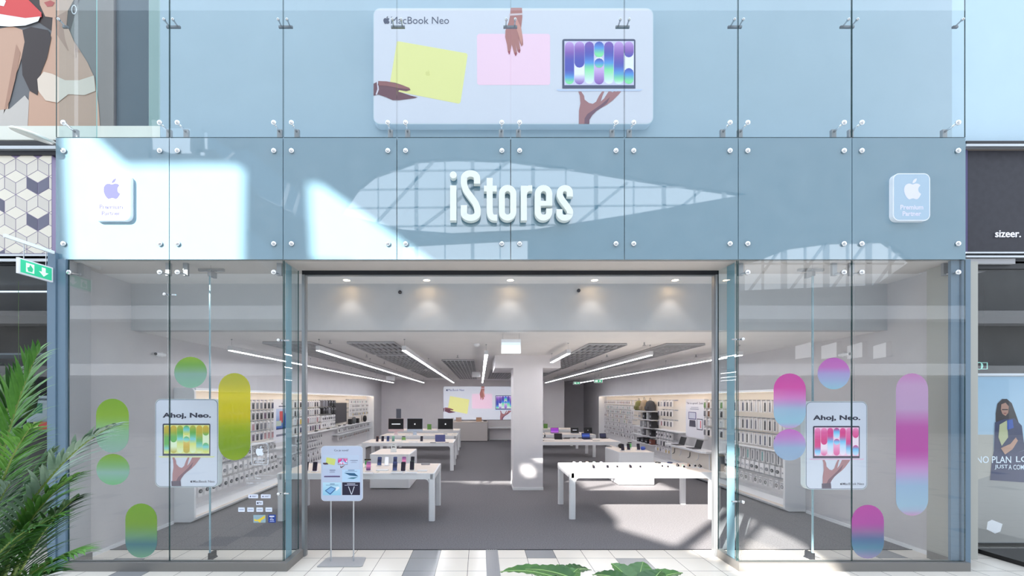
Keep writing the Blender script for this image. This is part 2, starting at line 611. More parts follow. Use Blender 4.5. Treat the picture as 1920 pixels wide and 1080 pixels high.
# blue steel columns at both ends of the glass front
mb = MB(); mb.box(fx(96), fx(110.5), 4.60, 4.9, 0, 3.72); mb.box(fx(111.5), fx(127), 4.615, 4.655, 0, 3.65); mb.box(fx(110.5), fx(112), 4.63, 4.655, 0, 3.65)
struct('wall_blue_column_left', mb, BLUECOL)
mb = MB(); mb.box(fx(1806), fx(1823), 4.655, 4.95, 0, 3.66); mb.box(fx(1789), fx(1805), 4.67, 4.70, 0, 3.65)
struct('wall_blue_column_right', mb, BLUECOL)

# pale blue wall behind the upper glass, and the neighbour's upper wall
mb = MB(); mb.box(-4.18, 6.17, 5.16, 5.34, 5.085, 8.2)
struct('wall_upper', mb, BLUEWALL)
mb = MB(); mb.box(6.17, 14, 5.30, 5.45, 5.47, 8.2)
struct('wall_upper_right', mb, noise_mat('lighter_blue_panel', (186, 212, 228), (190, 216, 232), 2, 0.5))

# ---- the mall hall behind the viewer: a wall with tall roof windows and openings shaped for the sun patches, seen only as reflections and sun
def back(u, v):
    t = (v + 12) / 1.4
    return (u - 1.08 * t, t)
HOLES = []  # first two outlines are sunlit patches traced back along the sun direction
HOLES.append([back(*p) for p in [(-1.62, 9.05), (-1.42, 9.05), (-1.0, 9.68), (-.5, 9.68), (-.15, 9.42), (1.0, 9.42), (1.06, 9.64), (2.40, 11.35), (2.40, 11.52), (2.2, 11.6), (.98, 11.6), (.98, 12.25), (.75, 12.25)]])
HOLES.append([back(*p) for p in [(2.3, 6.9), (2.36, 8.0), (2.40, 9.2), (2.42, 9.70), (1.90, 9.735), (1.56, 9.26), (1.12, 9.26), (1.5, 9.76), (1.77, 9.77), (2.88, 11.28), (3.02, 11.28), (3.35, 9.95), (4.3, 9.95), (4.4, 8.5), (4.55, 7.0),
                                  (4.5, 5.6), (4.15, 4.5), (3.9, 3.6), (3.2, 4.2), (2.9, 4.9), (2.45, 5.55), (2.1, 6.25)]])
HOLES.append([(-7.5, 12.07), (-6.7, 13.3), (-5.75, 14.1), (-3.3, 14.95), (-1.4, 15.05), (1.7, 14.95), (5.75, 14.4), (10, 13.7), (14.4, 13.1), (8.05, 12.0), (2.9, 11.2), (-1.5, 11.0), (-4.2, 11.2)])
HOLES.append([(-4.2, 10.35), (2.6, 10.7), (2.6, 8.6), (-4.2, 8.6)])
HOLES.append([(14, 7.9), (21.5, 8.2), (23.4, 9.5), (21.9, 10.57), (19, 10.5), (16.7, 10.2), (15.2, 9.6), (14, 9.3)])
for a, c in ((17.0, 18.1), (18.4, 19.5), (19.8, 20.9), (21.2, 22.2)):
    HOLES.append([(a, 4.2), (c, 4.35), (c, 5.2), (a, 4.9)])
HOLES.append([(-13.5, 12.6), (-12.7, 12.0), (-12.7, 13.7), (-13.5, 14.3)] if False else [(-12.6, 9.9), (-11.2, 8.9), (-11.2, 10.2), (-12.6, 11.2)])
cu = bpy.data.curves.new('t', 'CURVE'); cu.dimensions = '2D'; cu.fill_mode = 'BOTH'; cu.extrude = 0.15
for P in [[(-32, 0), (32, 0), (32, 23), (-32, 23)]] + HOLES:
    s = cu.splines.new('POLY'); s.points.add(len(P) - 1); s.use_cyclic_u = True
    for k, p in enumerate(P): s.points[k].co = (p[0], p[1], 0, 1)
to = bpy.data.objects.new('t', cu)
me = bpy.data.meshes.new_from_object(to)
mb = MB(); mb.raw([(v.co.x, -12.15 - v.co.z, v.co.y) for v in me.vertices], [tuple(p.vertices) for p in me.polygons])
bpy.data.objects.remove(to); bpy.data.curves.remove(cu); bpy.data.meshes.remove(me)
struct('wall_opposite', mb, noise_mat('hall_panels', (150, 150, 150), (165, 165, 165), 1.0, 0.7))
# glazing bars and truss members in those windows
mb = MB()
def hbar(x0, z0, x1, z1, t):
    d = Vector((x1 - x0, 0, z1 - z0)); L = d.length; d.normalize(); q = Vector((-d.z, 0, d.x)) * t / 2
    a, c = Vector((x0, -12.2, z0)), Vector((x1, -12.2, z1))
    mb.raw([a - q, c - q, c + q, a + q] + [p + Vector((0, .1, 0)) for p in (a - q, c - q, c + q, a + q)],
           [(0, 1, 2, 3), (7, 6, 5, 4), (0, 4, 5, 1), (1, 5, 6, 2), (2, 6, 7, 3), (3, 7, 4, 0)])
for k, px in enumerate((708, 780, 834, 886, 938, 1000, 1062, 1119, 1190, 1247, 1305, 1361)):
    X = (px - 900) * .02876
    hbar(X, 8.6, X, 15.2, 0.20 if k % 2 else 0.07)
for z in (11.6, 12.6, 13.6, 14.6): hbar(-7.6, z - .2, 14, z, 0.07)
for X0, X1 in ((-6, -2.5), (-3.4, 1.6), (8, 4.3), (12.5, 8.9)): hbar(X0, 11.2 if X0 < 8 else 13.8, X1, 15 if X0 < 8 else 10.8, 0.14)
for k in range(8): hbar(14.2 + k * 1.15, 7.9, 14.2 + k * 1.15, 10.7, 0.28 if k % 2 == 0 else 0.08)
hbar(14, 9.4, 23, 9.4, 0.08)
for k in range(4): hbar(14.6 + k * 2.2, 7.9, 16.6 + k * 2.2, 10.6, 0.12)
def fbar(a, c, t):
    p, q = back(*a), back(*c); hbar(p[0], p[1], q[0], q[1], t)
fbar((2.35, 5.1), (4.6, 7.35), 0.17)
fbar((2.75, 5.0), (4.8, 7.0), 0.12) if False else None
fbar((2.9, 4.9), (4.7, 6.7), 0.14)
fbar((1.9, 6.55), (3.0, 5.0), 0.05)
fbar((2.2, 8.9), (3.3, 9.6), 0.05)
struct('trim_7', mb, mat('white_steel_truss', (215, 217, 220), 0.5))
mb = MB(); mb.box(-72.7, -41, -100, -96, 0, 82)  # unseen block added to keep the sun off the right-hand neighbour
struct('added_sun_blocker', mb, mat('sun_blocker_grey', (150, 156, 162), .6))
# storeys and shopfronts across the hall, only ever seen mirrored
mb = MB()
mb.cur = 0; mb.box(-32, 32, -12.0, -11.2, 6.2, 6.9); mb.box(-32, 32, -12.0, -11.4, 3.3, 3.9)
mb.cur = 1; mb.box(-30, -14, -11.99, -11.95, 0.2, 3.2); mb.box(-12, 8, -11.99, -11.95, 0.2, 3.2); mb.box(10, 30, -11.99, -11.95, 0.2, 3.2)
struct('trim_8', mb, [WHITE, mat('far_shopfront_dark', (60, 64, 70), 0.3)])

# ================================================================== THE GLASS FRONT
def pane(mb, x0, x1, z0, z1, y=FY, t=0.012, gap=0.005):
    mb.cur = 0
    a, b_, c, d = x0 + gap, x1 - gap, z0 + gap, z1 - gap
    mb.face([(a, y, c), (b_, y, c), (b_, y, d), (a, y, d)])
    mb.cur = 1
    for f in ([(a, y, c), (a, y, d), (a, y + t, d), (a, y + t, c)], [(b_, y, c), (b_, y, d), (b_, y + t, d), (b_, y + t, c)],
              [(a, y, c), (b_, y, c), (b_, y + t, c), (a, y + t, c)], [(a, y, d), (b_, y, d), (b_, y + t, d), (a, y + t, d)]):
        mb.face(f)
def disc(mb, x, z, y=FY, r=0.030):
    mb.smooth = True
    mb.lathe([(0.001, -0.026), (r * .7, -0.024), (r, -0.016), (r, -0.004), (r * .8, 0.0)], (x, y, z), 18, 'y')
    mb.smooth = False
XS = [fx(104 + 213.375 * k) for k in range(9)]
ORD = ['first', 'second', 'third', 'fourth', 'fifth', 'sixth', 'seventh', 'eighth']
EDGE = ['outer left end of the shop front', 'left', '', '', '', '', '', '']
HINT = ['carrying the left logo plaque', 'next to the panel with the left logo plaque', 'left of the big shop name', 'under the start of the big shop name',
        'under the end of the big shop name', 'just right of the big shop name', 'next to the panel with the right logo plaque', 'carrying the right logo plaque']
BOFF = 0.104
Z_F0, Z_F1 = 3.65, 5.085
for k in range(8):
    x0, x1 = XS[k], XS[k + 1]
    # fascia panel
    t = thing('fascia_panel', 'opaque blue glass fascia panel %s' % HINT[k], 'panel', ((x0 + x1) / 2, FY, Z_F0), 'blue glass fascia panels over the entrance')
    mb = MB(); mb.box(x0 + .004, x1 - .004, FY, FY + .014, Z_F0 + .003, Z_F1 - .004)
    mb.build('glass_sheet', FASCIA, t)
    for bx in (x0 + BOFF, x1 - BOFF):
        for bz in (fz(283.5), fz(457.5)):
            mb = MB(); disc(mb, bx, bz); mb.cyl((bx, FY + .001, bz), (bx, FY + .035, bz), .012)
            mb.build('bolt', CHROME, t)
    # upper pane
    t = thing('window_%d' % (k + 1), None, None, ((x0 + x1) / 2, FY, Z_F1)); t['kind'] = 'structure'
    mb = MB(); pane(mb, x0, x1, Z_F1, 7.9); mb.build('pane', [GLASSU, GEDGE], t, fixn=False)
    for bx in (x0 + BOFF, x1 - BOFF):
        bz = fz(231)
        mb = MB(); disc(mb, bx, bz); mb.smooth = True
        mb.cyl((bx, FY + .001, bz), (bx, FY + .14, bz - .02), .012)
        mb.smooth = False
        mb.cur = 1
        mb.box(bx - .028, bx + .028, FY + .12, FY + .15, Z_F1, bz + .01)
        mb.build('standoff', [CHROME, ALU], t)
for k in range(9):
    if k in (8,): xs = [XS[k] - .05]
    elif k == 0: xs = [XS[k] + .05]
    else: xs = [XS[k] - .052, XS[k] + .052]
    z = fz(38)
    t = thing('glass_clamp', 'steel clamp on the tall upper glass above the %s' %
              ['left end of the glass front', 'left logo plaque edge', 'wide seam left of the lightbox', 'printed lettering of the lightbox', 'middle of the lightbox',
               'pictured open laptop on the lightbox', 'seam just right of the lightbox', 'seventh fascia panel', 'right end of the glass front'][k], 'clamp', (XS[k], FY + .02, z), 'steel clamps on the upper glass seams')
    for x in xs:
        mb = MB(); disc(mb, x, z, r=.016); mb.cyl((x, FY, z), (x, FY + .06, z - .012), .008)
        mb.build('disc_fitting', STEEL, t)
    mb = MB(); mb.box(min(xs) - .03, max(xs) + .03, FY + .055, FY + .075, z - .032, z - .008); mb.build('bar', mat('clamp_bar_steel', (120, 126, 132), .35, .8), t)
# lower panes and returns
wi = 9
for (a, c) in ((fx(127.5), XS[1]), (XS[1], XS[2]), (XS[6], XS[7]), (XS[7], XS[8])):
    t = thing('window_%d' % wi, None, None, ((a + c) / 2, FY, 0.1)); t['kind'] = 'structure'; wi += 1
    mb = MB(); pane(mb, a, c, 0.1, Z_F0); mb.build('pane', [GLASS, GEDGE], t, fixn=False)
    for bx in ((a + .02 if a < -4.7 else a + BOFF), c - BOFF):
        bz = fz(511)
        mb = MB(); disc(mb, bx, bz)
        mb.cyl((bx, FY, bz), (bx, FY + .13, bz + .02), .012); mb.cur = 1
        mb.box(bx - .028, bx + .028, FY + .11, FY + .14, bz, Z_F0)
        mb.build('standoff', [CHROME, ALU], t)
for (x, s) in ((XS[2], 1), (XS[6], -1)):
    t = thing('window_%d' % wi, None, None, (x, 4.85, 0.1)); t['kind'] = 'structure'; wi += 1
    mb = MB(); mb.cur = 0
    mb.face([(x, 4.665, .1), (x, 5.03, .1), (x, 5.03, 3.648), (x, 4.665, 3.648)]); mb.cur = 1
    for y in (4.665, 5.03): mb.face([(x - .006, y, .1), (x + .006, y, .1), (x + .006, y, 3.648), (x - .006, y, 3.648)])
    mb.build('pane', [FINM, GEDGE], t, fixn=False)
    # obscured film strip down the middle of the return
    mb = MB(); mb.box(x - s * .004, x - s * .009, 4.72, 4.86, 0.102, 3.64)
    mb.build('film_strip', mat('grey_film', (150, 178, 190), 0.5), t)
# upper left return
t = thing('window_%d' % wi, None, None, (XS[0], 4.9, Z_F1)); t['kind'] = 'structure'
mb = MB(); x = XS[0] + .01
mb.face([(x, 4.67, 5.09), (x, 5.13, 5.09), (x, 5.13, 7.9), (x, 4.67, 7.9)]); mb.cur = 1
mb.face([(x - .006, 5.13, 5.09), (x + .006, 5.13, 5.09), (x + .006, 5.13, 7.9), (x - .006, 5.13, 7.9)])
mb.build('pane', [FINM, mat('bright_glass_edge', (150, 205, 200), .3)], t, fixn=False)
# clamps low on the seams
for (x, z, lab) in ((XS[1], fz(552), 'glass clamp on the left pane seam, high above the circle sticker'), (XS[2], fz(638), 'upper glass clamp on the left corner of the entrance'),
                    (XS[2], fz(926), 'lower glass clamp on the left corner of the entrance'), (XS[6], fz(636), 'upper glass clamp on the right corner of the entrance'),
                    (XS[6], fz(941), 'lower glass clamp on the right corner of the entrance')):
    mb = MB(); s = 1 if x < 0 else -1
    mb.smooth = True
    mb.lathe([(.001, -.024), (.016, -.02), (.02, -.003), (.012, 0)], (x - s * .05, FY, z), 14, 'y')
    mb.smooth = False
    mb.box(x - .06, x + .06, FY + .013, FY + .03, z - .008, z + .008)
    mb.cyl((x - s * .05, FY, z), (x - s * .05, FY + .02, z), .006)
    single('glass_clamp', mb, CHROME, 'small steel ' + lab, 'clamp')
# slender glass fins behind the lower panes
for px, lab in ((393, 'left window, behind the green poster'), (1524.5, 'right window, behind the pink poster')):
    x = (px - 900) * 4.93 / FPX
    t = thing('glass_fin', 'slender upright glass stiffener in the %s' % lab, 'fin', (x, 4.96, 0), 'upright glass fins')
    mb = MB(); mb.box(x - .008, x + .008, 4.93, 4.945, 0.01, 3.63); mb.build('blade', mat('fin_edge_glass', (138, 170, 182), 0.15), t)
    mb = MB(); mb.box(x - .16, x + .16, 4.95, 4.98, 3.62, 3.65); mb.box(x - .02, x + .02, 4.92, 5.04, 3.55, 3.62); mb.build('top_bracket', STEEL, t)
    mb = MB(); mb.prism([(-.03, 0), (.03, 0), (.012, .02), (.01, .09), (-.01, .09), (-.012, .02)], (x, 4.915, 0), (1, 0, 0), (0, 0, 1), (0, 1, 0), .13); mb.build('foot', DARK, t)

# ---- big 3-D shop name: strokes of one width
def cr_pts(P, n=6, closed=False):
    out = []
    N = len(P)
    rng = range(N if closed else N - 1)
    for i in rng:
        p0 = Vector(P[(i - 1) % N] if closed or i > 0 else P[0]); p1 = Vector(P[i]); p2 = Vector(P[(i + 1) % N]); p3 = Vector(P[(i + 2) % N] if closed or i + 2 < N else P[-1])
        for k in range(n):
            t = k / n
            out.append(0.5 * ((2 * p1) + (-p0 + p2) * t + (2 * p0 - 5 * p1 + 4 * p2 - p3) * t * t + (-p0 + 3 * p1 - 3 * p2 + p3) * t ** 3))
    if not closed: out.append(Vector(P[-1]))
    return out
LY0, LY1 = 4.56, 4.62
def l2w(p): return Vector(((500 + p[0] / 3.552 - 900) * 4.575 / FPX, 0, EYE + (750 - 230 - p[1] / 3.552) * 4.575 / FPX))
def stroke(mb, P, wpx=40, closed=False, n=6, sm=True):
    pts = cr_pts(P, n, closed) if sm else [Vector(p) for p in P]
    L = []; Rr = []
    N = len(pts)
    for i, p in enumerate(pts):
        a = pts[(i - 1) % N] if closed or i > 0 else pts[0]
        c = pts[(i + 1) % N] if closed or i < N - 1 else pts[-1]
        d = (c - a).normalized(); q = Vector((-d.y, d.x)) * wpx / 2
        L.append(l2w(p + q)); Rr.append(l2w(p - q))
    M_ = N if closed else N - 1
    V = []
    for i in range(N):
        for s in (L[i], Rr[i]):
            V.append((s.x, LY0, s.z)); V.append((s.x, LY1, s.z))
    F = []
    for i in range(M_):
        a, b_ = 4 * i, 4 * ((i + 1) % N)
        F += [(a, b_, b_ + 2, a + 2), (a + 1, a + 3, b_ + 3, b_ + 1), (a, a + 1, b_ + 1, b_), (a + 2, b_ + 2, b_ + 3, a + 3)]
    if not closed:
        e = 4 * (N - 1); F += [(0, 2, 3, 1), (e, e + 1, e + 3, e + 2)]
    mb.raw(V, F)
def arc(cx, cy, rx, ry, a0, a1, n=6): return [(cx + rx * math.cos(R(a0 + (a1 - a0) * k / n)), cy + ry * math.sin(R(a0 + (a1 - a0) * k / n))) for k in range(n + 1)]
SIGNM = mat('sign_white', (232, 238, 234), 0.4)
sg = thing('shop_name_sign', 'large raised white letters spelling the shop name on the blue fascia', 'sign', (fx(960), FY, fz(418)))
def letter(nm, strokes, extra=None):
    mb = MB()
    for q_, st in enumerate(strokes):
        i0 = len(mb.v); stroke(mb, **st)
        mb.v[i0:] = [(v[0], v[1] + (.0015 * q_ if v[1] < LY1 - .01 else 0), v[2]) for v in mb.v[i0:]]
    if extra: extra(mb)
    for p in ((mb.v[0][0]),):
        pass
    xs = [v[0] for v in mb.v]; zs = [v[2] for v in mb.v]
    mb.cyl(((min(xs) + max(xs)) / 2, LY1, min(zs) + .05), ((min(xs) + max(xs)) / 2, FY, min(zs) + .05), .012)
    mb.build(nm, SIGNM, sg, fixn=False)
def dot(mb):
    p = l2w((1243, 352)); mb.cyl((p.x, LY0, p.z), (p.x, LY1, p.z), .040, n=24)
letter('letter_i', [dict(P=[(1243, 422), (1243, 655)], wpx=42, sm=False)], dot)
letter('capital_letter_s', [dict(P=[(1401, 410), (1401, 378)] + arc(1358, 375, 43, 33, 0, -180, 8)[1:] + [(1315, 412), (1328, 452), (1360, 497), (1390, 540), (1404, 580), (1404, 606)] + arc(1359, 606, 45, 31, 0, 180, 8)[1:] + [(1314, 575), (1314, 553)], wpx=42, n=4)])
letter('letter_t', [dict(P=[(1485, 372), (1485, 450), (1485, 560), (1486, 600), (1492, 622), (1508, 635), (1534, 636)], wpx=40, n=4), dict(P=[(1447, 442), (1532, 442)], wpx=38, sm=False)])
letter('letter_o', [dict(P=[(1566, 540)] + arc(1604, 477, 38, 38, 180, 360, 12) + [(1642, 540)] + arc(1604, 598, 38, 38, 0, 180, 12), closed=True, wpx=40, n=1)])
letter('letter_r', [dict(P=[(1712, 424), (1712, 655)], sm=False), dict(P=[(1712, 530), (1713, 490), (1718, 464), (1730, 448), (1746, 441), (1768, 440)], wpx=38)])
letter('letter_e', [dict(P=[(1812, 540), (1881, 540), (1881, 479)] , wpx=36, sm=False), dict(P=[(1881, 556), (1881, 520), (1881, 477)] + arc(1843, 477, 38, 38, 0, -180, 12)[1:] + [(1805, 540)] + arc(1843, 598, 38, 38, 180, 0, 12) + [(1881, 575)], wpx=40, n=1)])
letter('letter_s', [dict(P=[(2018, 496), (2018, 475)] + arc(1985, 470, 33, 30, 0, -180, 8)[1:] + [(1953, 492), (1968, 520), (1998, 560), (2017, 590), (2018, 610)] + arc(1984, 606, 35, 31, 0, 180, 8)[1:] + [(1949, 580)], wpx=40, n=4)])

# ---- round-cornered logo plaques on the fascia
for (x0, x1, y0, y1, side, col, ink) in ((173, 244, 325, 413, 'left', (238, 240, 246), (84, 86, 124)), (1674.5, 1744, 325, 414, 'right', (178, 200, 218), (228, 228, 250))):  # left ink darkened against sun glare, right face tinted as in shade
    Y = 4.595; k = Y / FPX
    a, c, z1, z0 = (x0 - 900) * k, (x1 - 900) * k, EYE + (750 - y0) * k, EYE + (750 - y1) * k
    t = thing('logo_plaque', 'thick white round-cornered plaque with fruit logo at the %s end of the fascia' % side, 'sign', ((a + c) / 2, FY, z0), )
    mb = MB(); mb.prism(rrect(c - a, z1 - z0, .07), ((a + c) / 2, Y, (z0 + z1) / 2), (1, 0, 0), (0, 0, 1), (0, 1, 0), FY - Y)
    mb.build('plaque_body', mat('plaque_white', (236, 240, 246), 0.4), t)
    A = Art((a, Y, z0), (1, 0, 0), (0, 0, 1), (0, -1, 0))
    W, H = c - a, z1 - z0
    A.poly([(p[0] + W / 2, p[1] + H / 2) for p in rrect(W - .02, H - .02, .06)], col, 1)
    fruit(A, W * .52, H * .67, H * .44, ink, 2)
    A.text('Premium', W / 2, H * .235, W * .62, H * .10, ink, 0.03, center=True)
    A.text('Partner', W / 2, H * .10, W * .50, H * .10, ink, 0.03, center=True)
    A.build('printed_face', INKM, t, fixn=False)
# ================================================================== PRINTED ADVERTS
LILAC, PURP, INDI, BLUE, GRN, WHT = (196, 160, 220), (128, 88, 176), (72, 78, 176), (80, 150, 220), (130, 225, 160), (232, 236, 250)
PAL_P = dict(a=LILAC, b=PURP, c=INDI, d=BLUE, e=GRN, w=WHT, bg=(205, 205, 238), frame=(66, 76, 104), base=(190, 205, 232))
PAL_G = dict(a=(214, 178, 70), b=(188, 176, 66), c=(96, 176, 84), d=(120, 205, 215), e=(215, 222, 120), w=(225, 240, 205), bg=(222, 228, 150), frame=(60, 64, 84), base=(218, 224, 160))
PAL_K = dict(a=(240, 150, 196), b=(226, 92, 158), c=(214, 52, 130), d=(110, 190, 235), e=(190, 220, 245), w=(245, 225, 240), bg=(244, 200, 226), frame=(60, 52, 74), base=(222, 190, 214))

def capsule(x0, x1, y0, y1, n=6):
    r = (x1 - x0) / 2; cx = (x0 + x1) / 2
    P = [(cx + r * math.cos(R(180 * k / n)), y0 - r * -0 + 0 + 0 * k) for k in range(0)]
    top = min(y0, y1); bot = max(y0, y1); r2 = min(r, (bot - top) / 2)
    for k in range(n + 1): P.append((cx + r * math.cos(R(180 + 180 * k / n)), top + r2 + r2 * math.sin(R(180 + 180 * k / n))))
    for k in range(n + 1): P.append((cx + r * math.cos(R(180 * k / n)), bot - r2 + r2 * math.sin(R(180 * k / n))))
    return P

def laptop_art(A, tr, P, base=True):
    """open laptop showing upright coloured capsules; tr maps its own y-down units (x 225-795, y 263-608) onto the print"""
    q = lambda pts: [tr(*p) for p in pts]
    k = A.k
    A.poly(q([(263 + a, 263 + b_) for a, b_ in [(0, 329), (0, 12), (4, 3), (13, 0), (474, 0), (484, 3), (487, 12), (487, 329)]]), P['frame'], k)
    A.poly(q([(277, 277), (740, 277), (740, 570), (277, 570)]), P['bg'], k + 1)
    cols = [(280, 341), (344, 410), (412, 473), (476, 540), (542, 604), (607, 671), (674, 737)]
    a, b_, c, d, e, w_ = (P[x] for x in 'abcdew')
    caps = [(0, 282, 565, [(0, a), (.25, b_), (.45, c), (.7, c), (.82, d), (.95, e), (1, e)]),
            (1, 400, 566, [(0, w_), (.6, w_), (1, b_)]), (1, 281, 455, [(0, a), (.3, b_), (.7, c), (1, c)]),
            (2, 281, 563, [(0, b_), (.3, c), (.5, d), (.62, e), (1, w_)]),
            (3, 380, 566, [(0, w_), (.55, a), (1, b_)]), (3, 281, 386, [(0, c), (.4, d), (.8, e), (1, e)]), (3, 393, 456, [(0, c), (.5, d), (1, e)]),
            (4, 281, 563, [(0, b_), (.3, c), (.5, d), (.66, e), (1, w_)]),
            (5, 281, 565, [(0, a), (.3, b_), (.55, c), (.72, d), (.88, e), (1, w_)]),
            (6, 281, 564, [(0, w_), (1, w_)]), (6, 281, 386, [(0, a), (.6, b_), (1, c)]), (6, 458, 564, [(0, c), (.4, d), (.8, e), (1, e)])]
    A.k = k + 2; seen = {}
    for ci, y0, y1, st in caps:
        A.k = k + 2 + seen.get(ci, 0); seen[ci] = seen.get(ci, 0) + 1
        pts = q(capsule(cols[ci][0], cols[ci][1], y0, y1))
        A.grad(pts, st, 12)
    if base:
        A.poly(q([(225, 597), (795, 597), (795, 602), (780, 609), (240, 609), (225, 602)]), P['base'], k + 2)
    A.k = k + 5

HAND_UP = [(370, 612), (389, 612), (408, 640), (412, 666), (440, 688), (466, 694), (488, 680), (508, 640), (528, 612), (543, 612), (531, 640), (519, 678), (540, 660), (571, 612), (588, 612), (597, 618), (608, 611), (622, 613),
           (632, 611), (655, 612), (640, 630), (600, 670), (560, 700), (520, 722), (490, 742), (462, 770), (444, 800), (443, 827), (373, 827), (374, 740), (384, 690), (380, 640)]
HAND_UP_SH = [(443, 827), (410, 827), (412, 790), (430, 762), (470, 735), (520, 700), (580, 650), (560, 690), (520, 722), (490, 742), (462, 770), (444, 800)]
HAND_SIDE = [(712, 560), (745, 543), (800, 545), (860, 555), (905, 570), (950, 588), (958, 602), (930, 610), (882, 602), (876, 612), (920, 626), (962, 640), (1006, 650), (985, 656), (930, 664), (880, 670), (840, 670), (790, 648), (745, 632), (712, 640)]
HAND_DOWN = [(1625, 56), (1700, 56), (1702, 120), (1694, 190), (1704, 250), (1708, 300), (1697, 313), (1686, 290), (1678, 262), (1690, 340), (1682, 357), (1670, 345), (1656, 290), (1668, 360), (1658, 377), (1648, 360), (1632, 300), (1622, 350), (1615, 366), (1606, 350), (1600, 300), (1588, 250), (1590, 205), (1612, 150), (1622, 100)]

def big_advert(A, W, H, wide=1.0):
    """the three-laptop advert; its own units are x 710-2575, y 55-828 (down)"""
    S = lambda x, y: ((x - 710) / 1865 * W, (828 - y) / 773 * H)
    S2 = lambda x, y: S(x + 480 * 3.552, y)
    q = lambda P, f=S: [f(*p) for p in P]
    A.poly(q([(868, 278), (880, 278), (1330, 357), (1338, 368), (1291, 682), (1280, 692), (820, 602), (815, 590)]), (224, 224, 150), 2)
    fruit(A, *S(1073, 488), H * .05, (214, 214, 136), 3)
    A.poly(q([(1412, 228), (1876, 228), (1887, 238), (1888, 556), (1878, 568), (1412, 568), (1401, 556), (1400, 240)]), (238, 204, 224), 2)
    A.poly(q(HAND_SIDE), (104, 66, 78), 4)
    A.poly(q([(745, 543), (800, 545), (900, 570), (950, 588), (955, 600), (880, 590), (800, 575), (740, 572)]), (140, 90, 92), 5)
    A.poly(q([(733, 545), (743, 540), (748, 600), (735, 635), (726, 632), (738, 595)]), (205, 200, 214), 5)
    A.poly(q(HAND_DOWN), (168, 112, 108), 4)
    A.poly(q([(1662, 120), (1694, 190), (1704, 250), (1697, 300), (1672, 220), (1656, 180)]), (196, 142, 132), 5)
    A.poly(q([(1616, 96), (1702, 92), (1702, 104), (1615, 110)]), (206, 190, 196), 5)
    for p in ((1615, 358), (1658, 368), (1682, 348)):
        A.poly(q([(p[0] - 6, p[1] - 14), (p[0] + 6, p[1] - 14), (p[0] + 4, p[1] + 6), (p[0] - 3, p[1] + 7)]), (150, 60, 80), 5)
    A.k = 3; laptop_art(A, S2, PAL_P)
    A.poly(q(HAND_UP, S2), (158, 112, 116), 4); A.poly(q(HAND_UP_SH, S2), (112, 80, 98), 5)
    fruit(A, *S(798, 137), H * .066, (70, 76, 100), 3)
    x, y = S(828, 162); x2, y2 = S(1214, 115)
    A.text('MacBook Neo', x, y, x2 - x, y2 - y, (76, 82, 106), 0.0, layer=3)

def lightbox(name, label, x0, x1, z0, z1, yf, depth, r, ink, shell):
    t = thing(name, label, 'lightbox', ((x0 + x1) / 2, yf + depth, z0))
    W, H = x1 - x0, z1 - z0
    mb = MB(); mb.prism(rrect(W, H, r), ((x0 + x1) / 2, yf, (z0 + z1) / 2), (1, 0, 0), (0, 0, 1), (0, 1, 0), depth - .002)
    mb.build('box_frame', shell, t)
    A = Art((x0, yf, z0), (1, 0, 0), (0, 0, 1), (0, -1, 0))
    A.poly([(p[0] + W / 2, p[1] + H / 2) for p in rrect(W - .02, H - .02, r * .9)], (206, 210, 222), 1)
    big_advert(A, W, H)
    A.build('printed_advert', ink, t, fixn=False)
    return t
k = 5.05 / FPX
INKU = print_mat('backlit_print_dim', emit=0.12)
lightbox('wall_lightbox', 'wide round-cornered lightbox advert with three laptops behind the upper glass', (700 - 900) * k, (1225 - 900) * k, EYE + (750 - 233) * k, EYE + (750 - 15) * k, 5.05, .11, .09, INKU, mat('lightbox_frame', (200, 215, 225), .5))
lightbox('wall_lightbox', 'glowing wide laptop advert on the back wall above the service counter', -1.83, 2.03, 1.01, 2.68, 19.71, .09, .08, INKB, WHITE)

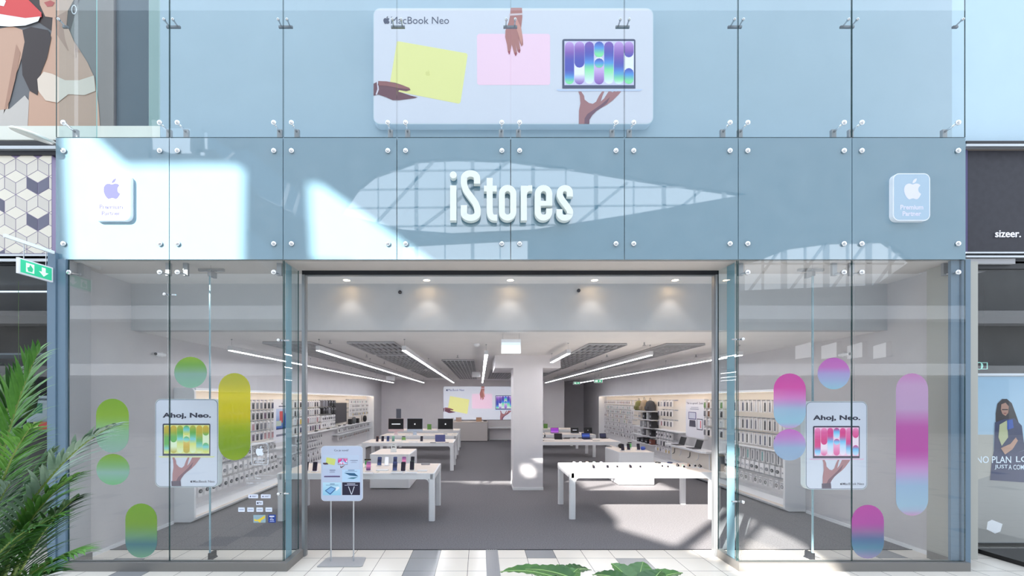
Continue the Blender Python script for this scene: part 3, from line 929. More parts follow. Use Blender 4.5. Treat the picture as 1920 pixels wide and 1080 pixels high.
# ---- hanging window posters
def window_poster(x0, x1, y0, y1, pal, label):
    Y = 4.79; k = Y / FPX
    a, c, z1, z0 = (x0 - 900) * k, (x1 - 900) * k, EYE + (750 - y0) * k, EYE + (750 - y1) * k
    W, H = c - a, z1 - z0
    t = thing('window_poster', label, 'poster', ((a + c) / 2, Y + .03, z0))
    mb = MB(); mb.prism(rrect(W, H, .07), ((a + c) / 2, Y, (z0 + z1) / 2), (1, 0, 0), (0, 0, 1), (0, 1, 0), .07)
    mb.build('light_panel', mat('poster_frame', (214, 226, 232), .4), t)
    A = Art((a, Y, z0), (1, 0, 0), (0, 0, 1), (0, -1, 0), .0008)
    A.poly([(p[0] + W / 2, p[1] + H / 2) for p in rrect(W - .014, H - .014, .064)], (70, 78, 100), 1)
    A.poly([(p[0] + W / 2, p[1] + H / 2) for p in rrect(W - .024, H - .024, .06)], (208, 214, 228), 2)
    # poster units: crop of the right poster, x 540-1105, y 455-1365 (y down, 4.908 px per photo px)
    S = lambda x, y: ((x - 537) / 573 * W, (1290 - y) / 830 * H)
    L = lambda x, y: S(606 + (x - 263) * (1038 - 606) / 487, 692 + (y - 263) * (1018 - 692 - 24) / 329)
    A.k = 4; laptop_art(A, L, pal)
    Hn = lambda x, y: S(692 + (x - 370) * (955 - 692) / 285, 1003 + (y - 612) * (1278 - 1003) / 215)
    A.poly([Hn(*p) for p in HAND_UP], (170, 124, 128), 5); A.poly([Hn(*p) for p in HAND_UP_SH], (122, 88, 102), 6)
    A.poly([S(686, 1232), S(770, 1228), S(774, 1278), S(688, 1278)], (92, 80, 96), 7)
    x, y = S(606, 640)
    A.text('Ahoj, Neo.', x, y - H * .012, W * .765, H * .072, (44, 46, 66), 0.035, layer=4)
    fruit(A, *S(866, 1235), H * .027, (40, 42, 66), 4)
    x, y = S(880, 1246)
    A.text('MacBook Neo', x, y, W * .345, H * .026, (60, 62, 84), 0.004)
    A.build('printed_face', INKU, t, fixn=False)
    for xx in (a + .12, c - .12):
        mb = MB(); mb.cyl((xx, Y + .04, z1 - .01), (xx, Y + .04, 3.65), .0015, n=6)
        mb.build('hanging_wire', STEEL, t)
window_poster(291, 409.5, 748, 913.5, PAL_G, 'round-cornered poster with a green-and-yellow laptop screen hanging in the left window')
window_poster(1510, 1626, 752.5, 918, PAL_K, 'round-cornered poster with a pink laptop screen hanging in the right window')

# ---- coloured vinyl shapes on the glass
def sticker(x0, x1, y0, y1, stops, label, grp):
    Y = FY - .004; k = Y / FPX
    a, c, z1, z0 = (x0 - 900) * k, (x1 - 900) * k, EYE + (750 - y0) * k, EYE + (750 - y1) * k
    A = Art((a, Y + .001, z0), (1, 0, 0), (0, 0, 1), (0, -1, 0), .0006)
    W, H = c - a, z1 - z0
    rim = stops[0][1] if stops[0][1][0] > 150 and stops[0][1][1] < 150 else (150, 180, 60)
    pts = [(p[0], p[1]) for p in capsule(0, W, 0, H, 14)]
    stops = [(a_, tuple(v * .90 for v in c_)) for a_, c_ in stops]
    A.grad(pts, stops, 24, layer=1)
    o = A.build('window_sticker', INKV, fixn=False)
    props(o, label, 'sticker', grp)
G1, G2, G3 = (128, 172, 34), (130, 190, 140), (140, 180, 178)
sticker(180, 241.5, 747.5, 849, [(0, (122, 168, 20)), (.3, (134, 176, 40)), (.6, (136, 186, 142)), (1, (146, 182, 170))], 'tall green-to-grey pill sticker, outermost in the left window', 'green pill and circle stickers')
sticker(180.5, 243, 851, 909.5, [(0, (128, 172, 40)), (.35, (126, 180, 110)), (.6, (146, 188, 176)), (1, (120, 190, 130))], 'green circle sticker directly under the outermost tall green pill', 'green pill and circle stickers')
sticker(235, 294.5, 944, 1046, [(0, (118, 168, 30)), (.35, (122, 166, 40)), (.6, (112, 160, 120)), (.75, (82, 130, 138)), (1, (120, 176, 140))], 'green pill sticker lowest in the left window near the plinth', 'green pill and circle stickers')
sticker(326.5, 388, 669, 727.5, [(0, (140, 180, 40)), (.25, (112, 168, 70)), (.55, (134, 176, 160)), (1, (136, 190, 160))], 'green circle sticker above the poster in the left window', 'green pill and circle stickers')
sticker(409.5, 469.5, 699.5, 863, [(0, (176, 180, 40)), (.12, (190, 186, 50)), (.25, (214, 204, 12)), (.5, (206, 194, 4)), (.65, (150, 176, 8)), (.85, (128, 164, 10)), (1, (150, 180, 30))], 'large yellow-to-lime pill sticker beside the left hanging poster', 'green pill and circle stickers')
K1, K2, K3 = (206, 70, 160), (200, 150, 210), (152, 198, 222)
sticker(1450.5, 1511, 700, 803, [(0, (204, 72, 164)), (.25, (216, 76, 168)), (.45, (214, 130, 200)), (.65, (160, 190, 218)), (.9, (154, 202, 222)), (1, (206, 160, 210))], 'short pink-to-blue pill sticker left of the pink-laptop poster', 'pink pill and circle stickers')
sticker(1450, 1511, 804.5, 863.5, [(0, (206, 110, 200)), (.35, (192, 150, 210)), (.6, (156, 184, 216)), (1, (160, 186, 214))], 'pink circle sticker directly under the short pink pill', 'pink pill and circle stickers')
sticker(1533, 1594, 670.5, 730, [(0, (190, 96, 184)), (.3, (196, 110, 190)), (.5, (170, 160, 212)), (1, (150, 200, 220))], 'pink circle sticker above the poster in the right window', 'pink pill and circle stickers')
sticker(1680, 1740.5, 700, 967, [(0, (200, 130, 190)), (.08, (198, 160, 200)), (.25, (194, 160, 200)), (.38, (190, 82, 168)), (.55, (192, 76, 168)), (.68, (206, 160, 214)), (.78, (160, 190, 220)), (.95, (168, 202, 222)), (1, (210, 160, 200))], 'very tall pink-to-blue pill sticker, outermost in the right window', 'pink pill and circle stickers')
sticker(1597, 1657.5, 946.5, 1047.5, [(0, (190, 72, 166)), (.35, (184, 78, 168)), (.5, (150, 110, 160)), (.65, (90, 120, 160)), (.8, (96, 146, 170)), (1, (170, 150, 190))], 'pink-to-dark-blue pill sticker lowest in the right window near the plinth', 'pink pill and circle stickers')
# small notices on the left glass by the entrance
def notice(px0, px1, py0, py1, base, label, drawf=None, group=None, cat='sticker', r=.006):
    Y = FY - .004; k = Y / FPX
    a, c, z1, z0 = (px0 - 900) * k, (px1 - 900) * k, EYE + (750 - py0) * k, EYE + (750 - py1) * k
    A = Art((a, Y + .001, z0), (1, 0, 0), (0, 0, 1), (0, -1, 0), .0005); W, H = c - a, z1 - z0
    if base: A.poly([(p[0] + W / 2, p[1] + H / 2) for p in rrect(W, H, r)], base, 1)
    A.k = 2
    if drawf: drawf(A, W, H)
    props(A.build('window_notice', INK, fixn=False), label, cat, group)
def small_logo(word):
    def f(A, W, H):
        fruit(A, W * .22, H * .5, H * .42, (30, 32, 90)); A.poly([(W * .38, H * .55), (W * .88, H * .55), (W * .88, H * .64), (W * .38, H * .64)], (90, 94, 130)); A.poly([(W * .38, H * .36), (W * .74, H * .36), (W * .74, H * .45), (W * .38, H * .45)], (90, 94, 130))
    return f
def lines(A, W, H):
    A.poly([(W * .15, H * .42), (W * .85, H * .42), (W * .85, H * .56), (W * .15, H * .56)], (140, 150, 185))
def pay(A, W, H):
    fruit(A, W * .25, H * .52, H * .5, (20, 22, 60)); A.text('Pay', W * .42, H * .28, W * .42, H * .45, (20, 22, 60), .01)
notice(465.5, 484, 927, 934.3, (222, 228, 244), 'small white card sticker with dark logo, left of the top pair', small_logo(''), 'card stickers')
notice(489, 507.5, 927, 934.3, (222, 228, 244), 'small white card sticker with dark logo, right of the top pair', small_logo(''), 'card stickers')
notice(480, 493, 939, 947, (222, 228, 244), 'single white payment sticker in the second row of notices', pay, 'card stickers')
for i, x in enumerate((446.5, 463.5, 480.5, 497.7)):
    notice(x, x + 12.5, 951.5, 959.7, (222, 230, 244), 'small white card sticker, %s in the row of four' % ('outermost', 'second from the poster', 'third from the poster', 'nearest the entrance corner')[i], lines, 'card stickers')
def yel(A, W, H):
    A.poly([(W * .05, H * .5), (W * .3, H * .35), (W * .5, H * .5), (W * .95, H * .95), (W * .95, H * .6), (W * .62, H * .25), (W * .6, H * .05), (W * .45, H * .05), (W * .4, H * .2), (W * .1, H * .2)], (232, 202, 60))
notice(475, 498, 965.5, 980, (150, 178, 190), 'grey-blue sticker with a yellow swoosh in the bottom row of notices', yel)
def blu(A, W, H):
    A.poly([(W * .15, H * .72), (W * .8, H * .72), (W * .8, H * .86), (W * .15, H * .86)], (240, 244, 255)); A.text('tax', W * .3, H * .52, W * .3, H * .13, (230, 236, 255), .01)
    A.text('free', W * .24, H * .3, W * .5, H * .18, (240, 244, 255), .02); A.poly([(W * .2, H * .14), (W * .8, H * .14), (W * .8, H * .19), (W * .2, H * .19)], (230, 236, 255))
notice(503, 517, 965, 980, (24, 62, 150), 'small dark blue tax refund sticker in the bottom row of notices', blu)
def prem(A, W, H):
    P = rrect(W, H, .03); Q = rrect(W - .012, H - .012, .026)
    n_ = len(P)
    for i in range(n_):
        j = (i + 1) % n_
        A.poly([(P[i][0] + W / 2, P[i][1] + H / 2), (P[j][0] + W / 2, P[j][1] + H / 2), (Q[j][0] + W / 2, Q[j][1] + H / 2), (Q[i][0] + W / 2, Q[i][1] + H / 2)], (225, 230, 238))
    fruit(A, W * .5, H * .64, H * .44, (226, 234, 246)); A.text('Premium', W / 2, H * .22, W * .66, H * .1, (226, 232, 242), .012, center=True); A.text('Partner', W / 2, H * .08, W * .52, H * .1, (226, 232, 242), .012, center=True)
notice(471, 503, 830.5, 872, None, 'clear round-cornered logo decal with white fruit beside the yellow pill', prem)
def hours(A, W, H):
    for z in (.05, .45, .85): A.poly([(0, H * z), (W, H * z), (W, H * z + .003), (0, H * z + .003)], (214, 218, 224))
    A.text('Po - Ne', 0, H * .58, W * .5, H * .14, (224, 228, 234), .01)
    A.text('10:00 - 21:00', 0, H * .2, W * .6, H * .12, (224, 228, 234), .01)
notice(462, 516, 888, 912, None, 'clear opening hours decal of thin white lines below the logo decal', hours)

# ---- free-standing sign by the entrance
t = thing('sign_stand', 'white round-cornered notice board on two thin poles standing before the entrance', 'sign', (-1.68, 4.86, 0))
mb = MB(); mb.prism([(-1.95, 4.72), (-1.44, 4.72), (-1.425, 4.725), (-1.41, 4.74), (-1.44, 4.98), (-1.455, 4.99), (-1.47, 4.995), (-1.90, 4.995), (-1.915, 4.99), (-1.93, 4.975)], (0, 0, 0.001), (1, 0, 0), (0, 1, 0), (0, 0, 1), .012)
mb.build('base_plate', mat('stand_grey', (176, 176, 178), .35, .4), t)
for px in (620.5, 663):
    x = (px - 900) * 4.87 / FPX
    mb = MB(); mb.cyl((x, 4.87, .01), (x, 4.87, .9), .0085, n=10); mb.build('pole', mat('pole_grey', (186, 188, 192), .3, .4), t)
a, c, z1, z0 = (602 - 900) * 4.845 / FPX, (680 - 900) * 4.845 / FPX, EYE - 86 * 4.845 / FPX, EYE - 189.5 * 4.845 / FPX
W, H = c - a, z1 - z0
mb = MB(); mb.prism(rrect(W, H, .045), ((a + c) / 2, 4.845, (z0 + z1) / 2), (1, 0, 0), (0, 0, 1), (0, 1, 0), .016)
mb.build('board', mat('board_white', (206, 212, 222), .4), t)
A = Art((a, 4.845, z0), (1, 0, 0), (0, 0, 1), (0, -1, 0), .0006)
A.poly([(p[0] + W / 2, p[1] + H / 2) for p in rrect(W - .01, H - .01, .04)], (190, 200, 222), 1)
S = lambda x, y: ((x - 20) / 670 * W, (1030 - y) / 900 * H)
def rc(x0, y0, x1, y1, col, l): A.poly([S(x0, y1), S(x1, y1), S(x1, y0), S(x0, y0)], col, l)
x, y = S(232, 228); A.text('Co je nové?', x, y, W * .345, H * .046, (52, 52, 90), .006, layer=2)
rc(48, 280, 630, 500, (190, 204, 226), 2); rc(48, 515, 345, 712, (188, 200, 224), 2); rc(358, 515, 648, 712, (182, 212, 238), 2)
A.grad([S(48, 935), S(345, 935), S(345, 725), S(48, 725)], [(0, (190, 222, 240)), (1, (150, 204, 230))], 4, 2)
rc(362, 725, 648, 932, (40, 36, 60), 2)
A.poly([S(108, 315), S(258, 345), S(238, 447), S(98, 415)], (208, 216, 120), 3); A.poly([S(52, 405), S(120, 405), S(140, 432), S(80, 436), S(52, 425)], (80, 58, 70), 4)
L = lambda x, y: S(292 + (x - 263) * 155 / 487, 330 + (y - 263) * 107 / 329)
A.k = 3; laptop_art(A, L, PAL_K, False)
A.poly([S(330, 445), S(345, 470), S(410, 440), S(385, 465), S(350, 490), S(332, 488)], (120, 84, 92), 4)
fruit(A, *S(490, 368), H * .014, (70, 74, 100), 3)
rc(500, 363, 612, 373, (110, 118, 148), 3); rc(515, 388, 580, 393, (140, 150, 178), 3); rc(495, 401, 600, 406, (140, 150, 178), 3)
rc(158, 522, 252, 532, (90, 96, 130), 3); rc(165, 546, 240, 551, (120, 126, 156), 3); rc(155, 560, 245, 565, (120, 126, 156), 3)
A.grad([S(70, 640), S(326, 640), S(328, 626), S(322, 618), S(240, 616), S(120, 618), S(76, 618), S(68, 628)], [(0, (130, 110, 160)), (1, (60, 50, 84))], 3, 3)
rc(455, 522, 560, 531, (80, 100, 140), 3); rc(410, 543, 600, 549, (100, 120, 158), 3)
A.poly([S(392, 568), S(560, 575), S(622, 628), S(480, 612)], (44, 92, 128), 3); A.poly([S(440, 660), S(510, 645), S(615, 640), S(545, 668)], (60, 120, 140), 3)
rc(165, 746, 240, 755, (60, 90, 130), 3); rc(100, 768, 300, 774, (80, 110, 150), 3)
A.poly([S(82, 860), S(180, 790), S(268, 828), S(168, 926)], (30, 84, 150), 3); A.poly([S(100, 860), S(182, 802), S(250, 830), S(166, 908)], (130, 182, 226), 4); A.poly([S(262, 800), S(312, 796), S(318, 820), S(270, 862), S(250, 850)], (232, 238, 246), 3)
rc(440, 744, 570, 754, (225, 225, 240), 3); rc(400, 768, 612, 776, (190, 190, 214), 3)
A.poly([S(456, 792), S(466, 790), S(512, 910), S(550, 790), S(562, 792), S(518, 922), S(504, 922)], (214, 218, 232), 3)
A.build('printed_face', INK, t, fixn=False)

# ================================================================== CEILING OF THE SHOP
STRIP = mat('strip_light_diffuser', (255, 250, 240), .4, emit=(250, 250, 255), es=26)
DIMS = mat('led_glow', (255, 240, 220), .4, emit=(255, 234, 210), es=11)
lights = [(-4.04, 6.37, 18.4, 'above the left wall shelving'), (-2.62, 6.37, 18.4, 'second from the left wall'), (-1.23, 6.37, 18.4, 'over the left table ends'), (.11, 6.97, 18.4, 'above the aisle left of the column'),
          (1.53, 6.8, 8.46, 'short one ending at the column beam'), (3.06, 7.05, 18.4, 'over the right tables'), (4.67, 7.05, 18.4, 'above the right wall shelving')]
for X, y0, y1, lab in lights:
    t = thing('linear_ceiling_light', 'slim white linear light hung by wires, %s' % lab, 'ceiling light', (X, (y0 + y1) / 2, 2.8), 'linear ceiling lights')
    mb = MB(); mb.box(X - .034, X + .034, y0, y1, 2.803, 2.875); mb.build('housing', mat('lamp_housing', (214, 214, 218), .45), t)
    mb = MB(); mb.box(X - .026, X + .026, y0 + .01, y1 - .01, 2.796, 2.803); mb.build('diffuser', STRIP, t)
    n_ = 2 if y1 - y0 < 3 else 5
    for k in range(n_):
        yy = y0 + .05 + (y1 - y0 - .1) * k / (n_ - 1)
        mb = MB(); mb.cyl((X, yy, 2.875), (X, yy, 2.97), .0016, n=6); mb.cyl((X, yy, 2.975), (X, yy, 2.99), .012, n=8)
        mb.build('suspension_wire', ALU, t)
def grille(x0, x1, y0, y1, lab):
    t = thing('ceiling_grille', 'open metal grid panel in the ceiling %s' % lab, 'grille', ((x0 + x1) / 2, (y0 + y1) / 2, 2.955), 'open grid panels in the ceiling')
    mb = MB(); mb.box(x0, x1, y0, y1, 2.982, 2.989); mb.build('cavity_shade', mat('grille_cavity_shade', (96, 94, 98), .8), t)  # dark sheet stands in for the shaded cavity above the grid
    mb = MB(); nx = max(6, int((x1 - x0) / .095))
    for k in range(nx + 1):
        x = x0 + (x1 - x0) * k / nx; mb.box(x - .006, x + .006, y0, y1, 2.952, 2.982)
    ny = max(2, int((y1 - y0) / .42))
    for k in range(ny + 1):
        y = y0 + (y1 - y0) * k / ny; mb.box(x0, x1, y - .006, y + .006, 2.955, 2.982)
    mb.build('grid', mat('grille_silver', (186, 186, 190), .4), t)
for a in [(-3.68, -2.86, 6.68, 9.9, 'nearest the left wall, front length'), (-3.68, -2.86, 10.2, 16.4, 'nearest the left wall, rear length'),
          (-2.25, -1.45, 6.68, 8.3, 'above the left front table'), (-2.25, -1.45, 8.6, 12.4, 'behind the one above the left front table'), (-2.25, -1.45, 12.8, 17.0, 'far along, left of the aisle light row'),
          (-.93, -.14, 9.64, 18.2, 'between the two aisle lights'), (.34, 1.3, 12.8, 18.0, 'behind the column'),
          (1.9, 2.56, 6.88, 12.2, 'right of the column, front length'), (1.9, 2.56, 12.6, 17.4, 'right of the column, rear length'), (3.24, 3.92, 6.88, 12.2, 'over the right tables, front length'), (3.24, 3.92, 12.6, 17.4, 'over the right tables, rear length')]:
    grille(*a)
# sprinklers and detectors
for px, py, zc, nm, lab in [(619, 638, 2.99, 'sprinkler', 'front left of the shop ceiling'), (687.5, 665, 2.99, 'sprinkler', 'beside the second grille row'), (720.5, 678, 2.99, 'sprinkler', 'deeper behind the left grilles'), (894, 645, 2.99, 'smoke_detector', 'near the hanging white sign'),
                            (858, 666, 2.99, 'sprinkler', 'in front of the centre grille'), (1208, 642, 2.99, 'sprinkler', 'between the two right grilles'), (1138, 665, 2.99, 'sprinkler', 'deeper between the right grilles'), (1305, 665, 2.99, 'sprinkler', 'right of the rightmost grille'), (1098, 680, 2.99, 'sprinkler', 'far back by the right light')]:
    d = (zc - 2) * FPX / (750 - py); X = (px - 900) * d / FPX
    mb = MB()
    if nm == 'sprinkler':
        mb.cyl((X, d, 2.99), (X, d, 2.94), .012, n=8); mb.cyl((X, d, 2.94), (X, d, 2.934), .03, n=10)
    else:
        mb.lathe([(.055, 0), (.055, -.02), (.035, -.045), (.005, -.05)], (X, d, 2.99), 16)
    single(nm, mb, GREYP if nm == 'sprinkler' else WHITE, 'small ceiling %s %s' % (nm.replace('_', ' '), lab), nm.replace('_', ' '))
# downlights in the vestibule
for i, px in enumerate((650, 800, 957, 1115, 1266)):
    d = 5.43; X = (px - 900) * d / FPX
    lab = ['outermost left', 'second from the left end', 'middle one above the aisle', 'next to the right end', 'outermost right'][i]
    t = thing('downlight', 'round recessed downlight over the entrance, %s' % lab, 'downlight', (X, d, 3.64), 'round recessed downlights')
    mb = MB(); mb.smooth = True; mb.lathe([(.062, 0), (.062, -.006), (.046, -.006), (.044, 0)], (X, d, 3.65), 20); mb.build('trim_ring', WHITE, t)
    mb = MB(); mb.lathe([(.044, -.0015), (.001, -.0015)], (X, d, 3.65), 20); mb.build('lens', mat('lamp_lens', (255, 244, 224), .4, emit=(255, 240, 214), es=6), t)
    ld = bpy.data.lights.new('downlight_beam', 'SPOT'); ld.energy = 6; ld.color = (1, .93, .84); ld.spot_size = R(84); ld.spot_blend = .55; ld.shadow_soft_size = .03
    lo = bpy.data.objects.new('downlight_beam', ld); COL.objects.link(lo); lo.parent = t; lo.location = (0, 0, -.003)
# ball-shaped sensors on the bulkhead
for px, py, lab in ((750, 548, 'left half of the bulkhead'), (1085, 545, 'right half of the bulkhead')):
    p = at(px, py, 5.58); mb = MB(); mb.smooth = True; mb.sphere((p.x, 5.575, p.z), .026, n=14, m=8); mb.smooth = False; mb.cyl((p.x, 5.585, p.z), (p.x, 5.6, p.z), .02)
    single('camera', mb, mat('sensor_dark', (70, 70, 76), .3, .4), 'small dark ball camera on the %s' % lab, 'camera')
for px, py, x, s, lab in ((297, 665, -4.95, 1, 'left'), (1587, 665, 5.78, -1, 'right')):
    d = x * FPX / (px - 900); z = EYE + (750 - py) * d / FPX
    t = thing('camera', 'white wall camera with dark lens high on the %s wall' % lab, 'camera', (x, d, z))
    mb = MB(); mb.cyl((x, d, z), (x + s * .06, d, z), .035); mb.cyl((x + s * .05, d - .04, z), (x + s * .05, d - .11, z), .028, .02); mb.cyl((x + s * .05, d + .06, z), (x + s * .05, d - .04, z), .028); mb.build('housing', WHITE, t)
    mb = MB(); mb.sphere((x + s * .05, d - .112, z), .021); mb.build('lens', BLACK, t)
# hanging white sign just behind the bulkhead
t = thing('hanging_sign', 'white rectangular light sign hung under the ceiling in front of the column', 'sign', (.44, 5.85, 2.69))
mb = MB(); mb.box(.318, .60, 5.83, 5.87, 2.69, 2.85); mb.build('panel', mat('sign_glow', (225, 236, 245), .3, emit=(220, 236, 250), es=.35), t)
mb = MB(); mb.box(.316, .602, 5.82, 5.88, 2.85, 2.895); mb.build('housing', WHITE, t)
for x in (.34, .58):
    mb = MB(); mb.cyl((x, 5.85, 2.895), (x, 5.85, 2.99), .0015, n=6); mb.build('wire', ALU, t)
# emergency signs deeper in
EXG = mat('exit_green', (30, 160, 110), .4, emit=(30, 170, 110), es=.7)
def exit_sign(name, label, x0, x1, y, z0, z1, green=True):
    t = thing(name, label, 'sign', ((x0 + x1) / 2, y, z0))
    mb = MB(); mb.box(x0, x1, y, y + .05, z0, z1); mb.build('case', WHITE, t)
    if green:
        A = Art((x0 + .02, y, z0 + .02), (1, 0, 0), (0, 0, 1), (0, -1, 0)); W, H = x1 - x0 - .04, z1 - z0 - .04
        A.poly([(0, 0), (W, 0), (W, H), (0, H)], (30, 160, 110), 1)
        A.poly([(W * .08, H * .15), (W * .42, H * .15), (W * .42, H * .85), (W * .08, H * .85)], (225, 245, 235), 2)
        A.poly([(W * .72, H * .15), (W * .9, H * .5), (W * .78, H * .5), (W * .78, H * .85), (W * .66, H * .85), (W * .66, H * .5), (W * .54, H * .5)], (225, 245, 235), 2)
        A.build('pictogram', SCREEN, t, fixn=False)
    for x in (x0 + .03, x1 - .03):
        mb = MB(); mb.cyl((x, y + .025, z1), (x, y + .025, 2.99), .003, n=6); mb.build('rod', ALU, t)
    return t
exit_sign('exit_sign', 'small green and white exit sign hung nearer, far back on the right', 1121 / 1 and (1114 - 900) * 14 / FPX, (1130 - 900) * 14 / FPX, 14.0, EYE + (750 - 718) * 14 / FPX, EYE + (750 - 711) * 14 / FPX)
exit_sign('exit_sign', 'tiny green exit sign hung deepest, left of the other green one', (1075 - 900) * 17 / FPX, (1088 - 900) * 17 / FPX, 17.0, EYE + (750 - 721) * 17 / FPX, EYE + (750 - 715.5) * 17 / FPX)
exit_sign('emergency_light', 'white box light hung at the back left between the linear lights', (724 - 900) * 14 / FPX, (740 - 900) * 14 / FPX, 14.0, EYE + (750 - 713) * 14 / FPX, EYE + (750 - 705) * 14 / FPX, False)
exit_sign('emergency_light', 'white box light hung beside the aisle light near the column', (885 - 900) * 13 / FPX, (901 - 900) * 13 / FPX, 13.0, EYE + (750 - 707) * 13 / FPX, EYE + (750 - 697) * 13 / FPX, False)
# ================================================================== TABLES
def make_table(L, D, H, label):
    """local origin: middle of the footprint"""
    t = thing('display_table', label, 'table', (0, 0, 0), 'white display tables')
    leg = .105; ap = .085; r = .06
    mb = MB()
    # apron with rounded inner corners at every leg, front and back then the two ends
    def rail(x0, x1, y0, y1): mb.box(x0, x1, y0, y1, H - ap - .012, H - .012)
    rail(-L / 2, L / 2, -D / 2, -D / 2 + .03); rail(-L / 2, L / 2, D / 2 - .03, D / 2)
    rail(-L / 2, -L / 2 + .03, -D / 2 + .03, D / 2 - .03); rail(L / 2 - .03, L / 2, -D / 2 + .03, D / 2 - .03)
    z = H - ap - .012
    for sx in (-1, 1):
        for sy in (-1, 1):
            xi = sx * (L / 2 - leg)
            pts = [(0, 0), (0, -r)] + [(r - r * math.cos(R(90 * k / 5)), -r + r * math.sin(R(90 * k / 5))) for k in range(1, 6)]
            mb.prism(pts, (xi, sy * (D / 2) - (0 if sy > 0 else -0) - (.03 if sy > 0 else 0), z), (-sx, 0, 0), (0, 0, 1), (0, 1, 0), .03)
    mb.build('apron', WHITE, t, bevel=.003)
    mb = MB(); mb.prism(rrect(L, D, .03, 4), (0, 0, H - .012), (1, 0, 0), (0, 1, 0), (0, 0, 1), .012); mb.build('rim', WHITE, t)
    mb = MB(); mb.prism(rrect(L - .05, D - .05, .02, 3), (0, 0, H), (1, 0, 0), (0, 1, 0), (0, 0, 1), .002); mb.build('wood_top', OAK, t)
    for sx in (-1, 1):
        for sy in (-1, 1):
            mb = MB(); cx, cy = sx * (L / 2 - leg / 2), sy * (D / 2 - .04)
            mb.prism(rrect(leg, .08, .03, 4), (cx, cy, 0.002), (1, 0, 0), (0, 1, 0), (0, 0, 1), H - .014)
            mb.build('leg', WHITE, t)
    return t
TH = .79
TT = TH + .002
tb = make_table(2.6, 1.04, TH, 'white display table with phones, nearest the entrance on the left')
tb.location = (-2.045, 6.5 + .52, 0)
def dupt(x, y, label): dup(tb, (x, y, 0), 0, label, 'white display tables')
dupt(-2.045, 11.15 + .52, 'white display table behind the low island on the left, blue laptop at its end')
dupt(-2.09, 13.35 + .52, 'white display table with desktop computers, third on the left')
dupt(-2.12, 15.65 + .52, 'white display table furthest back on the left')
dupt(2.77, 11.4 + .52, 'white display table with tablets, behind the right island')
dupt(2.74, 13.75 + .52, 'white display table with open laptops, third on the right')
dupt(2.74, 16.2 + .52, 'white display table furthest back on the right')
tr = make_table(2.45, 1.03, TH, 'sunlit white display table with watches, nearest the entrance on the right')
tr.location = (2.725, 6.6 + .515, 0)

# ---- low islands
def island(x0, x1, y0, y1, H, label):
    t = thing('display_island', label, 'island', ((x0 + x1) / 2, (y0 + y1) / 2, 0), 'low white display islands')
    mb = MB(); mb.prism(rrect(x1 - x0, y1 - y0, .03, 4), ((x0 + x1) / 2, (y0 + y1) / 2, .015), (1, 0, 0), (0, 1, 0), (0, 0, 1), H - .035); mb.build('body', WHITE, t, bevel=.012)
    mb = MB(); mb.box(x0 + .05, x1 - .05, y0 + .05, y1 - .05, 0, .02); mb.build('plinth', DARK, t)
    mb = MB(); mb.prism(rrect(x1 - x0, y1 - y0, .03, 4), ((x0 + x1) / 2, (y0 + y1) / 2, H - .02), (1, 0, 0), (0, 1, 0), (0, 0, 1), .016); mb.build('rim', WHITE, t)
    mb = MB(); mb.box(x0 + .02, x1 - .02, y0 + .02, y1 - .02, H - .004, H); mb.build('wood_top', OAK, t)
island(-2.48, -1.58, 8.86, 9.9, .78, 'low white display island between the first two left tables')
island(3.24, 4.08, 9.22, 10.25, .78, 'low white display island behind the sunlit right table')

# ================================================================== GOODS ON THE TABLES
# ---- phones leaning on small white docks
PHC = {'black': (24, 24, 30), 'silver': (200, 200, 206), 'orange': (214, 128, 84), 'violet': (126, 96, 140), 'dark blue': (44, 52, 84), 'green': (120, 150, 120), 'rose': (214, 160, 170)}
def make_phone(body, scr, lab, watch=False):
    t = thing('display_phone', lab, 'phone', (0, 0, 0))
    mb = MB(); mb.prism(rrect(.10, .085, .015, 3), (0, 0, 0.001), (1, 0, 0), (0, 1, 0), (0, 0, 1), .009)
    mb.tube([(0, .01, .008), (0, .02, .05), (0, .012, .075)], .007, 6); mb.build('dock', WHITE, t)
    a = R(14); u = Vector((1, 0, 0)); v = Vector((0, math.sin(a), math.cos(a))); nn = Vector((0, -math.cos(a), math.sin(a)))
    o = Vector((0, 0, .085))
    mb = MB(); mb.prism(rrect(.074, .152, .012, 3), o, u, v, -nn, .009); mb.build('phone_body', mat('phone_' + body.replace(' ', '_'), PHC[body], .3, .4), t)
    A = Art(o + u * -.0345 + v * -.073, u, v, nn, .0006)
    A.grad([(p[0] + .0345, p[1] + .073) for p in rrect(.069, .146, .010, 3)], scr, 6, 1)
    A.build('screen', SCREEN, t, fixn=False)
    return t
DK = [(0, (18, 16, 26)), (1, (34, 28, 44))]
BL = [(0, (60, 70, 110)), (.5, (30, 34, 60)), (1, (70, 84, 130))]
VI = [(0, (90, 60, 110)), (.5, (190, 110, 150)), (1, (60, 40, 80))]
def tphone(px, py, body, scr, lab, Z=TT):
    d = FPX * (EYE - Z) / (py - 750); X = (px - 900) * d / FPX
    p = make_phone(body, scr, lab); p.location = (X, d, Z); p.rotation_euler = (0, 0, R(random.uniform(-6, 6)))
    return p
